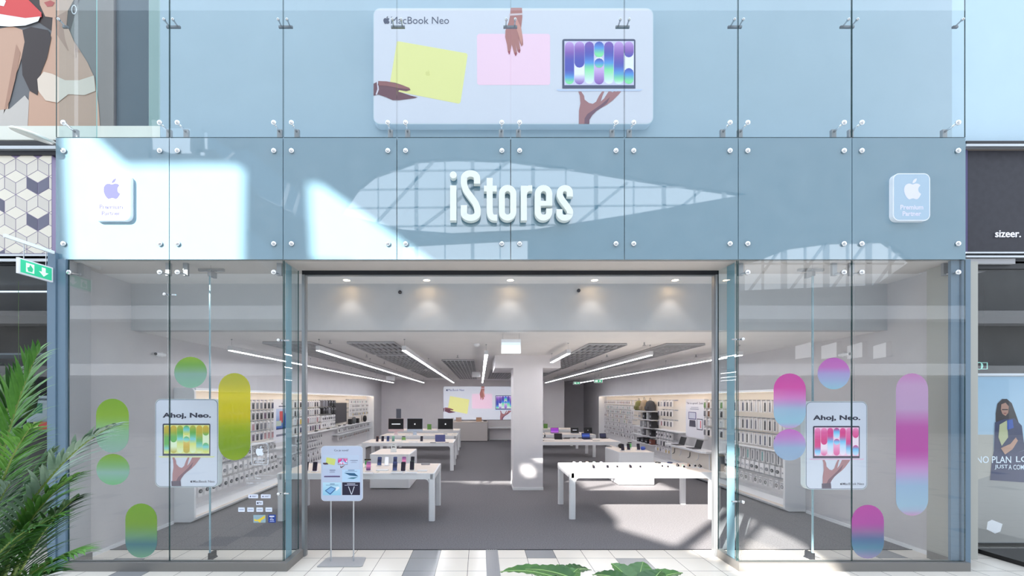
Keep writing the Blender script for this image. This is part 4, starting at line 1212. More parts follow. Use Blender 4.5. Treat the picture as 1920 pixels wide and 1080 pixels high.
for a in [(574, 884, 'black', DK, 'black display phone leaning on its dock, beside the entrance jamb on the left table'), (590.5, 884, 'violet', DK, 'dark violet display phone just left of the notice board'),
          (691, 883, 'rose', VI, 'rose display phone in front of the green card on the left front table'), (740.5, 883, 'dark blue', BL, 'dark blue display phone, front row middle of the left front table'),
          (756, 884, 'black', DK, 'black display phone, front row beside the blue one'), (772.5, 882, 'green', DK, 'greenish display phone, last in the front row of the left front table'),
          (711.5, 873, 'black', BL, 'black display phone, back row left on the left front table'), (725, 873, 'silver', [(0, (200, 204, 214)), (1, (230, 232, 238))], 'pale silver display phone, back row on the left front table'),
          (741, 872.5, 'silver', BL, 'silver display phone, back row middle on the left front table'), (757.5, 872.5, 'rose', VI, 'rose display phone, back row right on the left front table'), (773.5, 872, 'silver', DK, 'silver display phone, last of the back row on the left front table')]:
    tphone(*a)
for a in [(707.5, 828.5, 'orange', DK, 'orange display phone, leftmost on the second left table'), (717.5, 828, 'black', DK, 'black display phone, second on the second left table'), (727.5, 828, 'dark blue', BL, 'dark blue display phone, third on the second left table'),
          (737.5, 828, 'green', [(0, (110, 150, 130)), (1, (60, 90, 90))], 'green display phone, fourth on the second left table'), (790.5, 828, 'black', DK, 'lone black display phone right of middle on the second left table')]:
    tphone(*a)
for a in [(1167.5, 845, 'black', DK, 'black display phone, outermost on the right island'), (1178.5, 844, 'black', DK, 'black display phone beside the green card on the right island'), (1197, 844, 'dark blue', DK, 'dark display phone right of middle on the right island')]:
    tphone(*a, Z=.78)
# white trays and pads
def slab(px, py, w_, dd, h, m_, name, lab, cat, grp=None, Z=TT, r=.008):
    d = FPX * (EYE - Z) / (py - 750); X = (px - 900) * d / FPX
    mb = MB(); mb.prism(rrect(w_, dd, r, 3), (X, d, Z + .0005), (1, 0, 0), (0, 1, 0), (0, 0, 1), h)
    return single(name, mb, m_, lab, cat, grp), X, d
for i, (px, py) in enumerate(((660, 886), (688, 888), (717, 882), (745, 887), (771, 887), (792, 883))):
    slab(px, py, .20 if i != 5 else .16, .10, .012, WHITE, 'price_tray', 'flat white price tray, %s on the left front table' % ['behind the notice board', 'in front of the green card', 'left of the blue phone', 'under the front phones', 'in front of the last phone', 'the square one near the right corner'][i], 'tray')
slab(798, 871.5, .16, .05, .03, GREYP, 'speaker_puck', 'low grey gadget lying at the rear right of the left front table', 'gadget')
def card(px, py, w_, h_, Z, draw, lab, base=(235, 240, 240)):
    d = FPX * (EYE - Z) / (py - 750); X = (px - 900) * d / FPX
    t = thing('display_card', lab, 'card', (X, d, Z))
    mb = MB(); mb.box(X - w_ / 2, X + w_ / 2, d, d + .008, Z + .012, Z + h_); mb.box(X - w_ / 2, X + w_ / 2, d - .02, d + .04, Z + .001, Z + .012); mb.build('card_holder', mat('clear_acrylic_white', (225, 232, 236), .2), t)
    A = Art((X - w_ / 2, d, Z + .012), (1, 0, 0), (0, 0, 1), (0, -1, 0), .0008); H_ = h_ - .012
    A.poly([(0, 0), (w_, 0), (w_, H_), (0, H_)], base, 1); A.k = 2; draw(A, w_, H_); A.build('printed_card', INK, t, fixn=False)
def dgreen(A, w_, h_):
    A.poly([(0, h_ * .78), (w_, h_ * .78), (w_, h_), (0, h_)], (60, 48, 40)); A.poly([(w_ * .06, h_ * .25), (w_ * .6, h_ * .25), (w_ * .6, h_ * .74), (w_ * .06, h_ * .74)], (70, 160, 90))
    A.poly([(w_ * .15, h_ * .84), (w_ * .5, h_ * .84), (w_ * .5, h_ * .92), (w_ * .15, h_ * .92)], (220, 170, 80))
card(689.5, 876, .115, .15, TT, dgreen, 'small green and brown price card standing on the left front table')
def dblk(A, w_, h_):
    A.text('JBL', w_ * .15, h_ * .42, w_ * .7, h_ * .26, (40, 40, 46), .03); A.poly([(w_ * .3, h_ * .85), (w_ * .7, h_ * .85), (w_ * .7, h_ * .89), (w_ * .3, h_ * .89)], (120, 120, 126))
card(738, 847.5, .13, .20, .78, dblk, 'white card with black brush lettering on the left island')
def dg2(A, w_, h_): A.poly([(0, h_ * .84), (w_, h_ * .84), (w_, h_), (0, h_)], (30, 30, 34)); A.poly([(w_ * .3, h_ * .1), (w_ * .95, h_ * .1), (w_ * .95, h_ * .78), (w_ * .3, h_ * .78)], (110, 190, 110))
card(1180.5, 841, .10, .16, .78, dg2, 'green card with a black header standing on the right island')
def dg3(A, w_, h_): A.poly([(w_ * .05, h_ * .05), (w_ * .95, h_ * .05), (w_ * .95, h_ * .62), (w_ * .05, h_ * .62)], (130, 176, 96)); A.poly([(w_ * .1, h_ * .66), (w_ * .9, h_ * .66), (w_ * .9, h_ * .9), (w_ * .1, h_ * .9)], (80, 84, 90))
card(757, 826, .125, .145, TT, dg3, 'green and grey price card standing on the second left table')
def dg4(A, w_, h_): A.poly([(0, 0), (w_, 0), (w_, h_), (0, h_)], (96, 140, 70))
card(805, 805.8, .17, .23, TT, dg4, 'plain green card standing on the furthest left table')
card(1023, 803.5, .17, .20, TT, dg4, 'plain green card standing on the furthest right table beside the column')
# pale glossy strip card lying on a table
slab(709, 885, .03, .10, .004, mat('pale_strip_card', (255, 250, 230), .2), 'price_strip', 'narrow glossy strip lying between the trays of the left front table', 'strip')

# ---- watches and earbuds on the right table
WB = {'white': (232, 232, 236), 'black': (26, 26, 32), 'mint': (190, 225, 210), 'peach': (240, 200, 170), 'lilac': (190, 180, 230), 'steel': (170, 172, 178)}
def watch(px, py, band, lab, big=1.0):
    Z = TT; d = FPX * (EYE - Z) / (py - 750); X = (px - 900) * d / FPX
    t = thing('display_watch', lab, 'watch', (X, d, Z))
    mb = MB(); mb.prism(rrect(.11 * big, .09, .01, 3), (X, d, Z + .0005), (1, 0, 0), (0, 1, 0), (0, 0, 1), .006); mb.build('tray', WHITE, t)
    mb = MB(); mb.smooth = True
    pts = [(X, d + .028 * math.cos(R(a)), Z + .036 + .028 * math.sin(R(a))) for a in range(-60, 241, 30)]
    mb.tube(pts, .008 * big, 6); mb.build('strap', mat('strap_' + band, WB[band], .5), t)
    mb = MB(); mb.prism(rrect(.036 * big, .042 * big, .01, 3), (X, d - .033, Z + .036), (1, 0, 0), (0, .35, .94), (0, -.94, .35), .010); mb.build('watch_case', mat('watch_face', (22, 20, 28), .15), t)
for i, (px, py, b_) in enumerate(((1112, 878.5, 'black'), (1138, 878, 'steel'), (1156, 878, 'white'), (1181, 878, 'black'), (1199, 878, 'white'))):
    watch(px, py, b_, 'display watch, %s' % ['large round one near the left corner of the sunlit table', 'steel one, second along the front of the sunlit table', 'small white one in the middle of the sunlit table', 'black strap, fourth along the sunlit table', 'white strap, fifth along the sunlit table'][i], 1.15 if i in (0, 1, 3) else .85)
for i, (px, py, b_) in enumerate(((1240, 877, 'white'), (1250.5, 878, 'peach'), (1270, 876, 'black'), (1280.5, 878, 'mint'), (1291, 876, 'peach'), (1301.5, 876.5, 'white'), (1312, 877.5, 'black'))):
    watch(px, py, b_, 'small %s-strap watch, %s of the shaded watch row on the right table' % (b_, ['first', 'second', 'third', 'fourth', 'fifth', 'sixth', 'last'][i]), .8)
for i, (px, c_) in enumerate(((1077, 'white'), (1089, 'white'), (1101.5, 'peach'), (1114.5, 'mint'), (1128, 'lilac'))):
    Z = TT; d = 7.42; X = (px - 900) * d / FPX
    mb = MB(); mb.prism(rrect(.045, .045, .016, 4), (X, d, Z + .001), (1, 0, 0), (0, 0, 1), (0, 1, 0), .045)
    mb.v = [(v[0], v[1], v[2] + .0225) for v in mb.v]
    single('earbud_case', mb, mat('case_' + c_, WB[c_], .3), '%s earbud case, %s from the left along the back of the sunlit table' % (c_, ORD[i]), 'earbud case', bevel=.006)
for px, py, r_, lab in ((1233.5, 868.2, .055, 'black round charger at the back of the right front table'), (1256, 868.2, .05, 'dark blue round charger at the back of the right front table')):
    d = FPX * (EYE - TT) / (py - 750); X = (px - 900) * d / FPX
    mb = MB(); mb.smooth = True; mb.lathe([(r_, 0), (r_, .012), (r_ * .8, .02), (.001, .022)], (X, d, TT), 20)
    single('round_charger', mb, BLACK if px < 1240 else mat('navy_plastic', (40, 56, 104), .4), lab, 'charger')
for i, px in enumerate((1094, 1128, 1176, 1212)):
    slab(px, 872.5 if i % 2 else 871.5, .26, .07, .006, WHITE, 'price_tray', 'flat white tray, %s in the rear row of the sunlit right table' % ORD[i], 'tray')
for i, px in enumerate((1226, 1262)):
    slab(px, 880, .12, .1, .005, WHITE, 'price_tray', 'flat white tray %s on the right front table' % ('at the edge of the shadow', 'right of the shadow edge')[i], 'tray')

# ---- laptops, tablets, desktop computers
def laptop(px, py, col, scr, lab, ang=102, w_=.30, name='open_laptop', rz=0, stops=None, wordmark=None):
    Z = TT; d = FPX * (EYE - Z) / (py - 750); X = (px - 900) * d / FPX
    t = thing(name, lab, 'laptop' if name == 'open_laptop' else 'tablet', (X, d, Z))
    D = w_ * .68
    mb = MB(); mb.prism(rrect(w_, D, .012, 3), (X, d, Z + .001), (1, 0, 0), (0, 1, 0), (0, 0, 1), .010); mb.build('keyboard_base', mat('aluminium_' + lab.split()[0], col, .35, .3), t)
    mb = MB(); mb.box(X - w_ * .42, X + w_ * .42, d - D * .12, d + D * .36, Z + .011, Z + .0125); mb.build('keys', BLACK, t)
    a = R(ang - 90); u = Vector((1, 0, 0)); v = Vector((0, math.sin(a), math.cos(a))); nn = Vector((0, -math.cos(a), math.sin(a)))
    o = Vector((X, d + D / 2 - .004, Z + .011))
    H_ = w_ * .66
    mb = MB(); mb.prism([(p[0], p[1] + H_ / 2) for p in rrect(w_, H_, .012, 3)], o, u, v, -nn, .006); mb.build('lid', mat('aluminium_' + lab.split()[0], col, .35, .3), t)
    A = Art(o - u * (w_ / 2), u, v, nn, .0008)
    A.poly([(.004, .004), (w_ - .004, .004), (w_ - .004, H_ - .004), (.004, H_ - .004)], (10, 10, 12), 1)
    if scr: A.grad([(.012, .016), (w_ - .012, .016), (w_ - .012, H_ - .012), (.012, H_ - .012)], scr, 8, 2)
    if wordmark == 'logo': fruit(A, w_ / 2, H_ / 2, H_ * .16, (235, 235, 240), 3)
    if wordmark == 'line': A.poly([(w_ * .25, H_ * .48), (w_ * .75, H_ * .48), (w_ * .75, H_ * .56), (w_ * .25, H_ * .56)], (220, 222, 228), 3)
    A.build('screen', SCREEN, t, fixn=False)
    t.rotation_euler = (0, 0, R(rz))
    return t
laptop(1041, 812.8, (196, 196, 204), [(0, (150, 60, 160)), (.5, (120, 50, 170)), (1, (180, 110, 200))], 'silver open laptop with a purple screen on the third right table')
laptop(1079, 812.8, (190, 190, 198), None, 'grey open laptop showing a white word on black, third right table', wordmark='line')
laptop(1104, 812.8, (60, 62, 70), None, 'black open laptop showing a white logo, right end of the third right table', wordmark='logo')
laptop(1047, 823.5, (40, 40, 46), [(0, (24, 22, 26)), (1, (34, 32, 36))], 'dark tablet with keyboard beside the column on the second right table', w_=.24, name='tablet_with_keyboard', rz=-6)
laptop(1101, 823.5, (60, 64, 84), [(0, (34, 40, 90)), (.5, (60, 90, 170)), (1, (30, 34, 70))], 'blue-screened tablet with keyboard in the middle of the second right table', w_=.27, name='tablet_with_keyboard', rz=8)
laptop(1133, 822, (50, 52, 72), [(0, (48, 50, 72)), (1, (34, 36, 60))], 'navy tablet with a pale stripe at the right end of the second right table', w_=.22, name='tablet_with_keyboard', rz=12)
t = laptop(826, 827.5, (92, 98, 150), None, 'blue laptop seen from behind its lid on the second left table', ang=90, w_=.29)
t.rotation_euler = (0, 0, 0)
def back_lid():
    pass
# (its lid faces the viewer: turn it round)
t.rotation_euler = (0, 0, PI)
def desktop(px, py, lab, mark, tint):
    Z = TT; d = FPX * (EYE - Z) / (py - 750); X = (px - 900) * d / FPX
    t = thing('desktop_computer', lab, 'computer', (X, d, Z))
    m_ = mat('computer_' + tint[0], tint[1], .4, .2)
    mb = MB(); mb.prism(rrect(.15, .13, .01, 3), (X, d + .02, Z + .001), (1, 0, 0), (0, 1, 0), (0, 0, 1), .006)
    mb.prism([(0, .005), (.006, .005), (.05, .17), (.044, .17)], (X - .06, d + .03, Z), (0, 1, 0), (0, 0, 1), (1, 0, 0), .12); mb.build('stand', m_, t)
    mb = MB(); mb.prism(rrect(.54, .455, .014, 3), (X, d + .045, Z + .34), (1, 0, 0), (0, .05, 1), (0, 1, 0), .012); mb.build('display_body', m_, t)
    A = Art((X - .27, d + .034, Z + .1125), (1, 0, 0), (0, .05, 1), (0, -1, 0), .001)
    A.poly([(.008, .085), (.532, .085), (.532, .447), (.008, .447)], (12, 12, 15), 1)
    if mark == 'word': A.poly([(.12, .245), (.42, .245), (.42, .275), (.12, .275)], (225, 228, 232), 2)
    else: fruit(A, .27, .265, .06, (235, 235, 240), 2)
    A.build('screen', SCREEN, t, fixn=False)
    mb = MB(); mb.box(X - .15, X + .15, d - .2, d - .09, Z + .001, Z + .008); mb.build('keyboard', WHITE, t)
desktop(742, 815.5, 'desktop computer showing a white word, left end of the third left table', 'word', ('rose', (222, 200, 204)))
desktop(777.5, 815.5, 'desktop computer showing a logo, middle of the third left table', 'logo', ('blue', (196, 208, 224)))
desktop(835, 815.5, 'desktop computer showing a logo, right end of the third left table', 'logo', ('pale', (214, 212, 212)))
# dark slab on the rear table, boxes on the counter
d = 16.0; X = (747 - 900) * d / FPX
mb = MB(); mb.box(X - .10, X + .11, d, d + .06, TT, TT + .03); mb.box(X - .09, X + .10, d + .01, d + .05, TT + .03, 1.64); mb.box(X - .12, X - .09, d + .015, d + .045, TT, 1.05)
single('tall_speaker', mb, mat('speaker_slate', (88, 92, 104), .6), 'tall slate-coloured slab speaker on the furthest left table', 'speaker')

# ---- service counter, boxes and back bench
t = thing('service_counter', 'pale service counter in front of the back wall advert', 'counter', (-.45, 19.1, 0))
mb = MB(); mb.box(-1.28, .36, 18.97, 19.4, .03, .93); mb.build('body', mat('counter_beige', (196, 190, 188), .5), t)
mb = MB(); mb.box(-1.3, .38, 18.95, 19.42, .93, .965); mb.build('top', OAK, t)
mb = MB(); mb.box(-1.25, .33, 19.0, 19.38, 0, .03); mb.build('plinth', DARK, t)
t = thing('wall_bench', 'shallow white wall-mounted bench under the lightbox at the back', 'bench', (1.3, 19.78, .59))
mb = MB(); mb.box(.42, 3.2, 19.42, 19.795, .60, .66); mb.build('shelf', WHITE, t)
mb = MB(); mb.box(.42, 3.2, 19.7, 19.795, .66, .99); mb.build('back_panel', mat('bench_panel', (206, 202, 202), .5), t)
mb = MB(); mb.box(.42, .48, 19.5, 19.79, 0, .6); mb.box(3.14, 3.2, 19.5, 19.79, 0, .6); mb.build('support', GREYP, t)
for px, w_, h_, c_, nm, lab in ((848.5, .13, .17, (226, 222, 220), 'printed_box', 'small white printed box at the left end of the counter'), (860, .27, .19, (196, 172, 158), 'cardboard_box', 'wider beige cardboard box on the left of the counter'),
                                (898, .27, .19, (188, 148, 118), 'cardboard_box', 'brown cardboard box on the right of the counter')):
    X = (px - 900) * 19.1 / FPX
    mb = MB(); mb.box(X - w_ / 2, X + w_ / 2, 19.05, 19.05 + .16, .967, .967 + h_)
    single(nm, mb, mat('box_%d' % px, c_, .7), lab, 'box', bevel=.003)
X = (909 - 900) * 19.1 / FPX
mb = MB(); mb.cyl((X - .07, 19.12, .985), (X + .07, 19.12, .985), .018); mb.cyl((X - .02, 19.16, .985), (X + .09, 19.16, .985), .018)
single('card_terminal', mb, BLACK, 'small dark card terminal beside the brown box on the counter', 'terminal')
# items scattered on rear tables
for i, (px, py, w_, c_) in enumerate(((688, 829, .14, (226, 228, 232)), (748, 829, .22, (230, 232, 236)), (775, 829, .26, (226, 228, 232)), (812, 830, .16, (120, 120, 126)), (838, 830, .10, (150, 140, 140)))):
    slab(px, py, w_, .09, .01, mat('tray_%d' % i, c_, .5), 'price_tray', 'thin price tray on the second left table, %s' % ['at its left end', 'under the green phone', 'left of the lone black phone', 'left of the blue laptop', 'right of the blue laptop'][i], 'tray')
for i, (px, py) in enumerate(((765, 815), (800, 815.5), (811, 814), (852, 815.5))):
    slab(px, py, .18, .1, .012, mat('tray_1', (230, 232, 236), .5), 'keyboard', 'thin white accessory, %s on the desktop computer table' % ORD[i], 'accessory')
for i, (px, py) in enumerate(((1030, 825), (1062, 823), (1078, 826), (1118, 826.5))):
    slab(px, py, .2 if i % 2 else .3, .08, .008, [WHITE, BLACK, WHITE, GREYP][i], 'price_tray', '%s flat price tray on the tablet table behind the right island' % ['first white', 'black', 'second white', 'grey'][i], 'tray')
X = (1010) * 0 + (1019 - 900) * 11.55 / FPX
t = thing('headphones_on_stand', 'black over-ear headphones on a stand beside the column on the second right table', 'headphones', (X, 11.75, TT))
mb = MB(); mb.lathe([(.055, 0), (.055, .01), (.008, .014), (.008, .22)], (X, 11.75, TT + .001), 14); mb.build('stand', BLACK, t)
mb = MB(); mb.smooth = True; mb.tube([(X + .075 * math.cos(R(a)), 11.75, TT + .17 + .085 * math.sin(R(a))) for a in range(-10, 191, 20)], .009, 8); mb.build('headband', GREYP, t)
for s in (-1, 1):
    mb = MB(); mb.smooth = True; mb.lathe([(.001, -.018), (.035, -.018), (.04, 0), (.035, .018), (.001, .018)], (X + s * .07, 11.75, TT + .14), 14, 'x'); mb.build('ear_cup', BLACK, t)
# island right: dark round thing behind + small blue gadget
p = Vector(((1164 - 900) * 10.0 / FPX, 10.0, .78))
mb = MB(); mb.smooth = True; mb.sphere((p.x, p.y, .78 + .06), .07, .06, .06); single('round_speaker', mb, BLACK, 'rounded black speaker at the rear left of the right island', 'speaker')
p = Vector(((1206 - 900) * 9.6 / FPX, 9.6, .78))
mb = MB(); mb.smooth = True; mb.cyl((p.x - .035, p.y, .825), (p.x + .035, p.y + .03, .825), .042, n=16); single('small_speaker', mb, mat('speaker_blue', (70, 96, 190), .5), 'small blue cylinder speaker on the right island', 'speaker')

# ================================================================== WALL SHELVING
PACKS = {}
def pack_proto(kind, variant):
    """origin at the top of its hang tab, front towards +x, body along y"""
    key = (kind, variant)
    if key in PACKS: return PACKS[key]
    mb = MB()
    cols = {'black': (30, 30, 36), 'navy': (46, 50, 84), 'grey': (120, 120, 128), 'plum': (96, 66, 92), 'rose': (176, 130, 136), 'yellow': (206, 176, 60), 'clear': (206, 208, 212), 'green': (110, 150, 90), 'white': (232, 232, 236), 'teal': (90, 160, 160), 'brown': (120, 84, 66)}
    c = cols[variant]
    if kind == 'phone_case_pack':
        mb.box(-.05, -.002, -.042, .042, -.195, -.03); mb.box(-.03, -.02, -.018, .018, -.03, .0)
        mb.cur = 1; mb.box(-.002, .006, -.036, .036, -.19, -.055)
        mb.cur = 2; mb.box(.006, .0075, -.03, -.004, -.088, -.06)
    elif kind == 'watch_strap_pack':
        mb.box(-.03, 0, -.040, .040, -.245, -.02); mb.box(-.02, -.012, -.012, .012, -.02, 0)
        mb.cur = 1; mb.box(0, .007, -.014, .014, -.225, -.05); mb.cur = 2; mb.box(0, .007, -.015, .015, -.04, -.028)
    elif kind == 'cable_pack':
        mb.box(-.04, 0, -.036, .036, -.17, -.02); mb.box(-.02, -.012, -.012, .012, -.02, 0)
        mb.cur = 1; mb.tube([(.004, .022 * math.cos(R(a)), -.1 + .034 * math.sin(R(a))) for a in range(0, 361, 30)], .006, 5)
        mb.cur = 2; mb.box(0, .002, -.03, .03, -.05, -.03)
    elif kind == 'earphone_pack':
        mb.box(-.06, -.004, -.05, .05, -.20, -.02); mb.box(-.03, -.02, -.015, .015, -.02, 0)
        mb.cur = 1; mb.cyl((-.004, 0, -.11), (.01, 0, -.11), .034, n=14); mb.cur = 2; mb.cyl((.01, 0, -.11), (.012, 0, -.11), .016, n=12)
    elif kind == 'headphone_box':
        mb.cur = 1; mb.box(-.12, -.002, -.085, .085, -.20, -.015); mb.cur = 0; mb.box(-.03, -.02, -.015, .015, -.015, 0)
        mb.cur = 2; mb.tube([(.006, .05 * math.cos(R(a)), -.10 + .06 * math.sin(R(a))) for a in range(0, 181, 30)], .009, 6)
    o = mb.build(kind, [mat('card_white', (240, 238, 240), .5), mat('product_' + variant, c, .45), mat('product_label', (150, 152, 160), .5)])
    # rebuild about the tab
    off = o.location.copy()
    for v in o.data.vertices: v.co += off
    o.location = (0, 0, 0)
    PACKS[key] = o
    o['_proto'] = 1
    return o
USED = set()
def hang(kind, variant, x, y, z, side, lab, grp):
    pr = pack_proto(kind, variant)
    if pr.name not in USED:
        USED.add(pr.name); o = pr
    else:
        o = pr.copy(); COL.objects.link(o)
    o.location = (x, y, z); o.rotation_euler = (0, 0, 0 if side < 0 else PI)
    if '_proto' in o: del o['_proto']
    props(o, lab, kind.split('_')[-1] if kind != 'phone_case_pack' else 'phone case', grp)
    return o

def cabinet(side, xb, xf, y0, y1, ztop, label):
    """xb back (wall) plane, xf front plane"""
    s = -side                                  # direction out of the wall
    t = thing('wall_shelving', label, 'shelving', (xb, (y0 + y1) / 2, 0))
    X0, X1 = min(xb, xf), max(xb, xf)
    for yy in (y0, y1 - .04):
        pts = []
        w_ = X1 - X0; r = .08
        # rounded at the front bottom and front top corners
        P = [(0, 0.02), (w_ - r, .02)] + [(w_ - r + r * math.sin(R(a)), .02 + r - r * math.cos(R(a))) for a in (15, 30, 45, 60, 75, 90)] + \
            [(w_, ztop - r)] + [(w_ - r + r * math.cos(R(a)), ztop - r + r * math.sin(R(a))) for a in (15, 30, 45, 60, 75, 90)] + [(0, ztop)]
        mb = MB(); mb.prism(P, (xb + s * .001, yy, 0), (s, 0, 0), (0, 0, 1), (0, 1, 0), .04); mb.build('end_panel', WHITE, t)
    mb = MB(); mb.box(xb + s * .001, xf - s * .08, y0 + .04, y1 - .04, .02, .06); mb.cur = 1
    mb.box(xb + s * .002, xf - s * .03, y0 + .04, y1 - .04, .06, .068); mb.cur = 0
    mb.prism([(0, .02), (.03, .025), (.06, .05), (.075, .08), (.055, .08), (.04, .062), (0, .06)], (xf - s * .08, y0 + .04, 0), (s, 0, 0), (0, 0, 1), (0, 1, 0), y1 - y0 - .08)
    mb.build('bottom', [WHITE, OAK], t)
    mb = MB(); mb.box(xb + s * .001, xf - s * .04, y0 + .04, y1 - .04, ztop - .035, ztop); mb.box(xf - s * .04, xf, y0 + .04, y1 - .04, ztop - .045, ztop - .005); mb.build('top', WHITE, t)
    mb = MB(); mb.box(xf - s * .07, xf - s * .095, y0 + .06, y1 - .06, ztop - .044, ztop - .036); mb.build('led_strip', DIMS, t)
    mb = MB(); mb.box(xb + s * .001, xb + s * .02, y0 + .04, y1 - .04, 1.07, ztop - .035); mb.cur = 1; mb.box(xb + s * .001, xb + s * .019, y0 + .04, y1 - .04, .068, 1.07); mb.build('backboard', [CREAM, mat('lower_backboard', (228, 226, 228), .6)], t)
    mb = MB(); mb.prism([(.02, .068), (.20, .068), (.16, .17), (.02, .19)], (xb, y0 + .04, 0), (s, 0, 0), (0, 0, 1), (0, 1, 0), y1 - y0 - .08); mb.build('sloped_base', WHITE, t)
    return t
TL = cabinet(-1, -4.948, -4.62, 6.38, 17.2, 2.2, 'long white wall shelving full of hanging accessories along the left wall')
TR = cabinet(1, 5.778, 5.41, 7.0, 18.0, 2.2, 'long white wall shelving full of hanging accessories along the right wall')
def shelf(t, xb, s, y0, y1, z, dep=.24, name='shelf', th=.022):
    mb = MB(); mb.box(xb + s * .02, xb + s * dep, y0, y1, z - th, z); mb.build(name, WHITE, t)
def pegrail(t, xb, s, y0, y1, z, dep, pitch):
    mb = MB(); mb.box(xb + s * .02, xb + s * .032, y0, y1, z - .012, z + .012)
    n_ = int(round((y1 - y0) / pitch))
    for k in range(n_):
        y = y0 + pitch * (k + .5); mb.box(xb + s * .03, xb + s * dep, y - .0025, y + .0025, z + .0, z + .006)
    mb.build('peg_rail', CHROME, t)
RN = ['top', 'second', 'third', 'fourth', 'fifth', 'sixth', 'seventh', 'eighth', 'ninth']
rnd_ = random.Random(5)
def rows(side, bay, y0, y1, zs, kind, pitch, seqs, dep=.17, depths=None, fill=1.0):
    """hang packs; bay is the phrase naming the bay"""
    t, xb, s = (TL, -4.948, 1) if side < 0 else (TR, 5.778, -1)
    for i, z in enumerate(zs):
        dp = depths[i] if depths else dep
        pegrail(t, xb, s, y0, y1, z, dp, pitch)
        n_ = int(round((y1 - y0) / pitch))
        seq = seqs[i % len(seqs)]
        kd = kind[i % len(kind)] if isinstance(kind, list) else kind
        for k in range(n_):
            if rnd_.random() > fill: continue
            v = seq[(k + (rnd_.random() < .25)) % len(seq)]
            nm = kd.replace('_', ' ')
            lab = '%s %s hanging on the %s row, %s' % (v, nm, RN[i], bay)
            hang(kd, v, xb + s * (dp - .01), y0 + pitch * (k + .5), z + .008, side, lab, '%s %ss, %s row, %s' % (v, nm, RN[i], bay))
# left wall, bays from the entrance inwards
UP = (1.99, 1.765, 1.54, 1.315)
LO = (1.03, .80, .57, .40)
rows(-1, 'left wall by the yellow pill', 6.55, 9.15, UP, 'phone_case_pack', .155, [['black', 'navy', 'black', 'grey', 'rose'], ['black', 'navy', 'black', 'black', 'plum'], ['navy', 'black', 'grey', 'yellow', 'clear', 'rose'], ['black', 'navy', 'rose', 'yellow', 'rose', 'plum']])
shelf(TL, -4.948, 1, 6.5, 9.2, 1.075, .26)
rows(-1, 'left wall by the yellow pill', 6.55, 9.15, LO[:3] , ['cable_pack', 'earphone_pack', 'earphone_pack'], .165, [['black', 'grey', 'black'], ['black', 'grey', 'white'], ['black', 'grey', 'black']], depths=[.22, .24, .26])
rows(-1, 'left wall inside the left jamb', 10.15, 11.85, UP, 'phone_case_pack', .155, [['black', 'clear', 'grey'], ['black', 'grey', 'clear', 'clear'], ['clear', 'rose', 'clear', 'yellow'], ['black', 'clear', 'navy', 'plum']])
shelf(TL, -4.948, 1, 10.1, 13.0, 1.075, .26)
rows(-1, 'left wall inside the left jamb', 10.15, 11.85, LO, 'cable_pack', .155, [['black', 'grey'], ['grey', 'black', 'white'], ['black', 'white'], ['grey', 'black']], depths=[.22, .22, .24, .26])
rows(-1, 'left wall beside the dark panel', 11.95, 13.05, (1.99, 1.765), 'headphone_box', .22, [['black', 'grey', 'black'], ['black', 'black', 'grey']], depths=[.2, .2])
rows(-1, 'left wall beside the dark panel', 11.95, 13.05, (1.53, 1.33), 'earphone_pack', .16, [['grey', 'black'], ['white', 'grey']], depths=[.18, .18])
rows(-1, 'left wall far bay', 14.45, 16.9, (2.02, 1.86, 1.70, 1.55), 'cable_pack', .15, [['clear', 'navy', 'clear', 'teal', 'navy'], ['grey', 'clear', 'black', 'black'], ['grey', 'clear', 'black'], ['black', 'clear', 'grey', 'yellow']], depths=[.18] * 4)
shelf(TL, -4.948, 1, 13.1, 17.1, 1.10, .27)
shelf(TL, -4.948, 1, 13.1, 17.1, .84, .27)
rows(-1, 'left wall far bay', 13.2, 16.9, (1.06, .80), 'cable_pack', .16, [['black', 'grey', 'white'], ['grey', 'black', 'brown']], depths=[.22, .22])
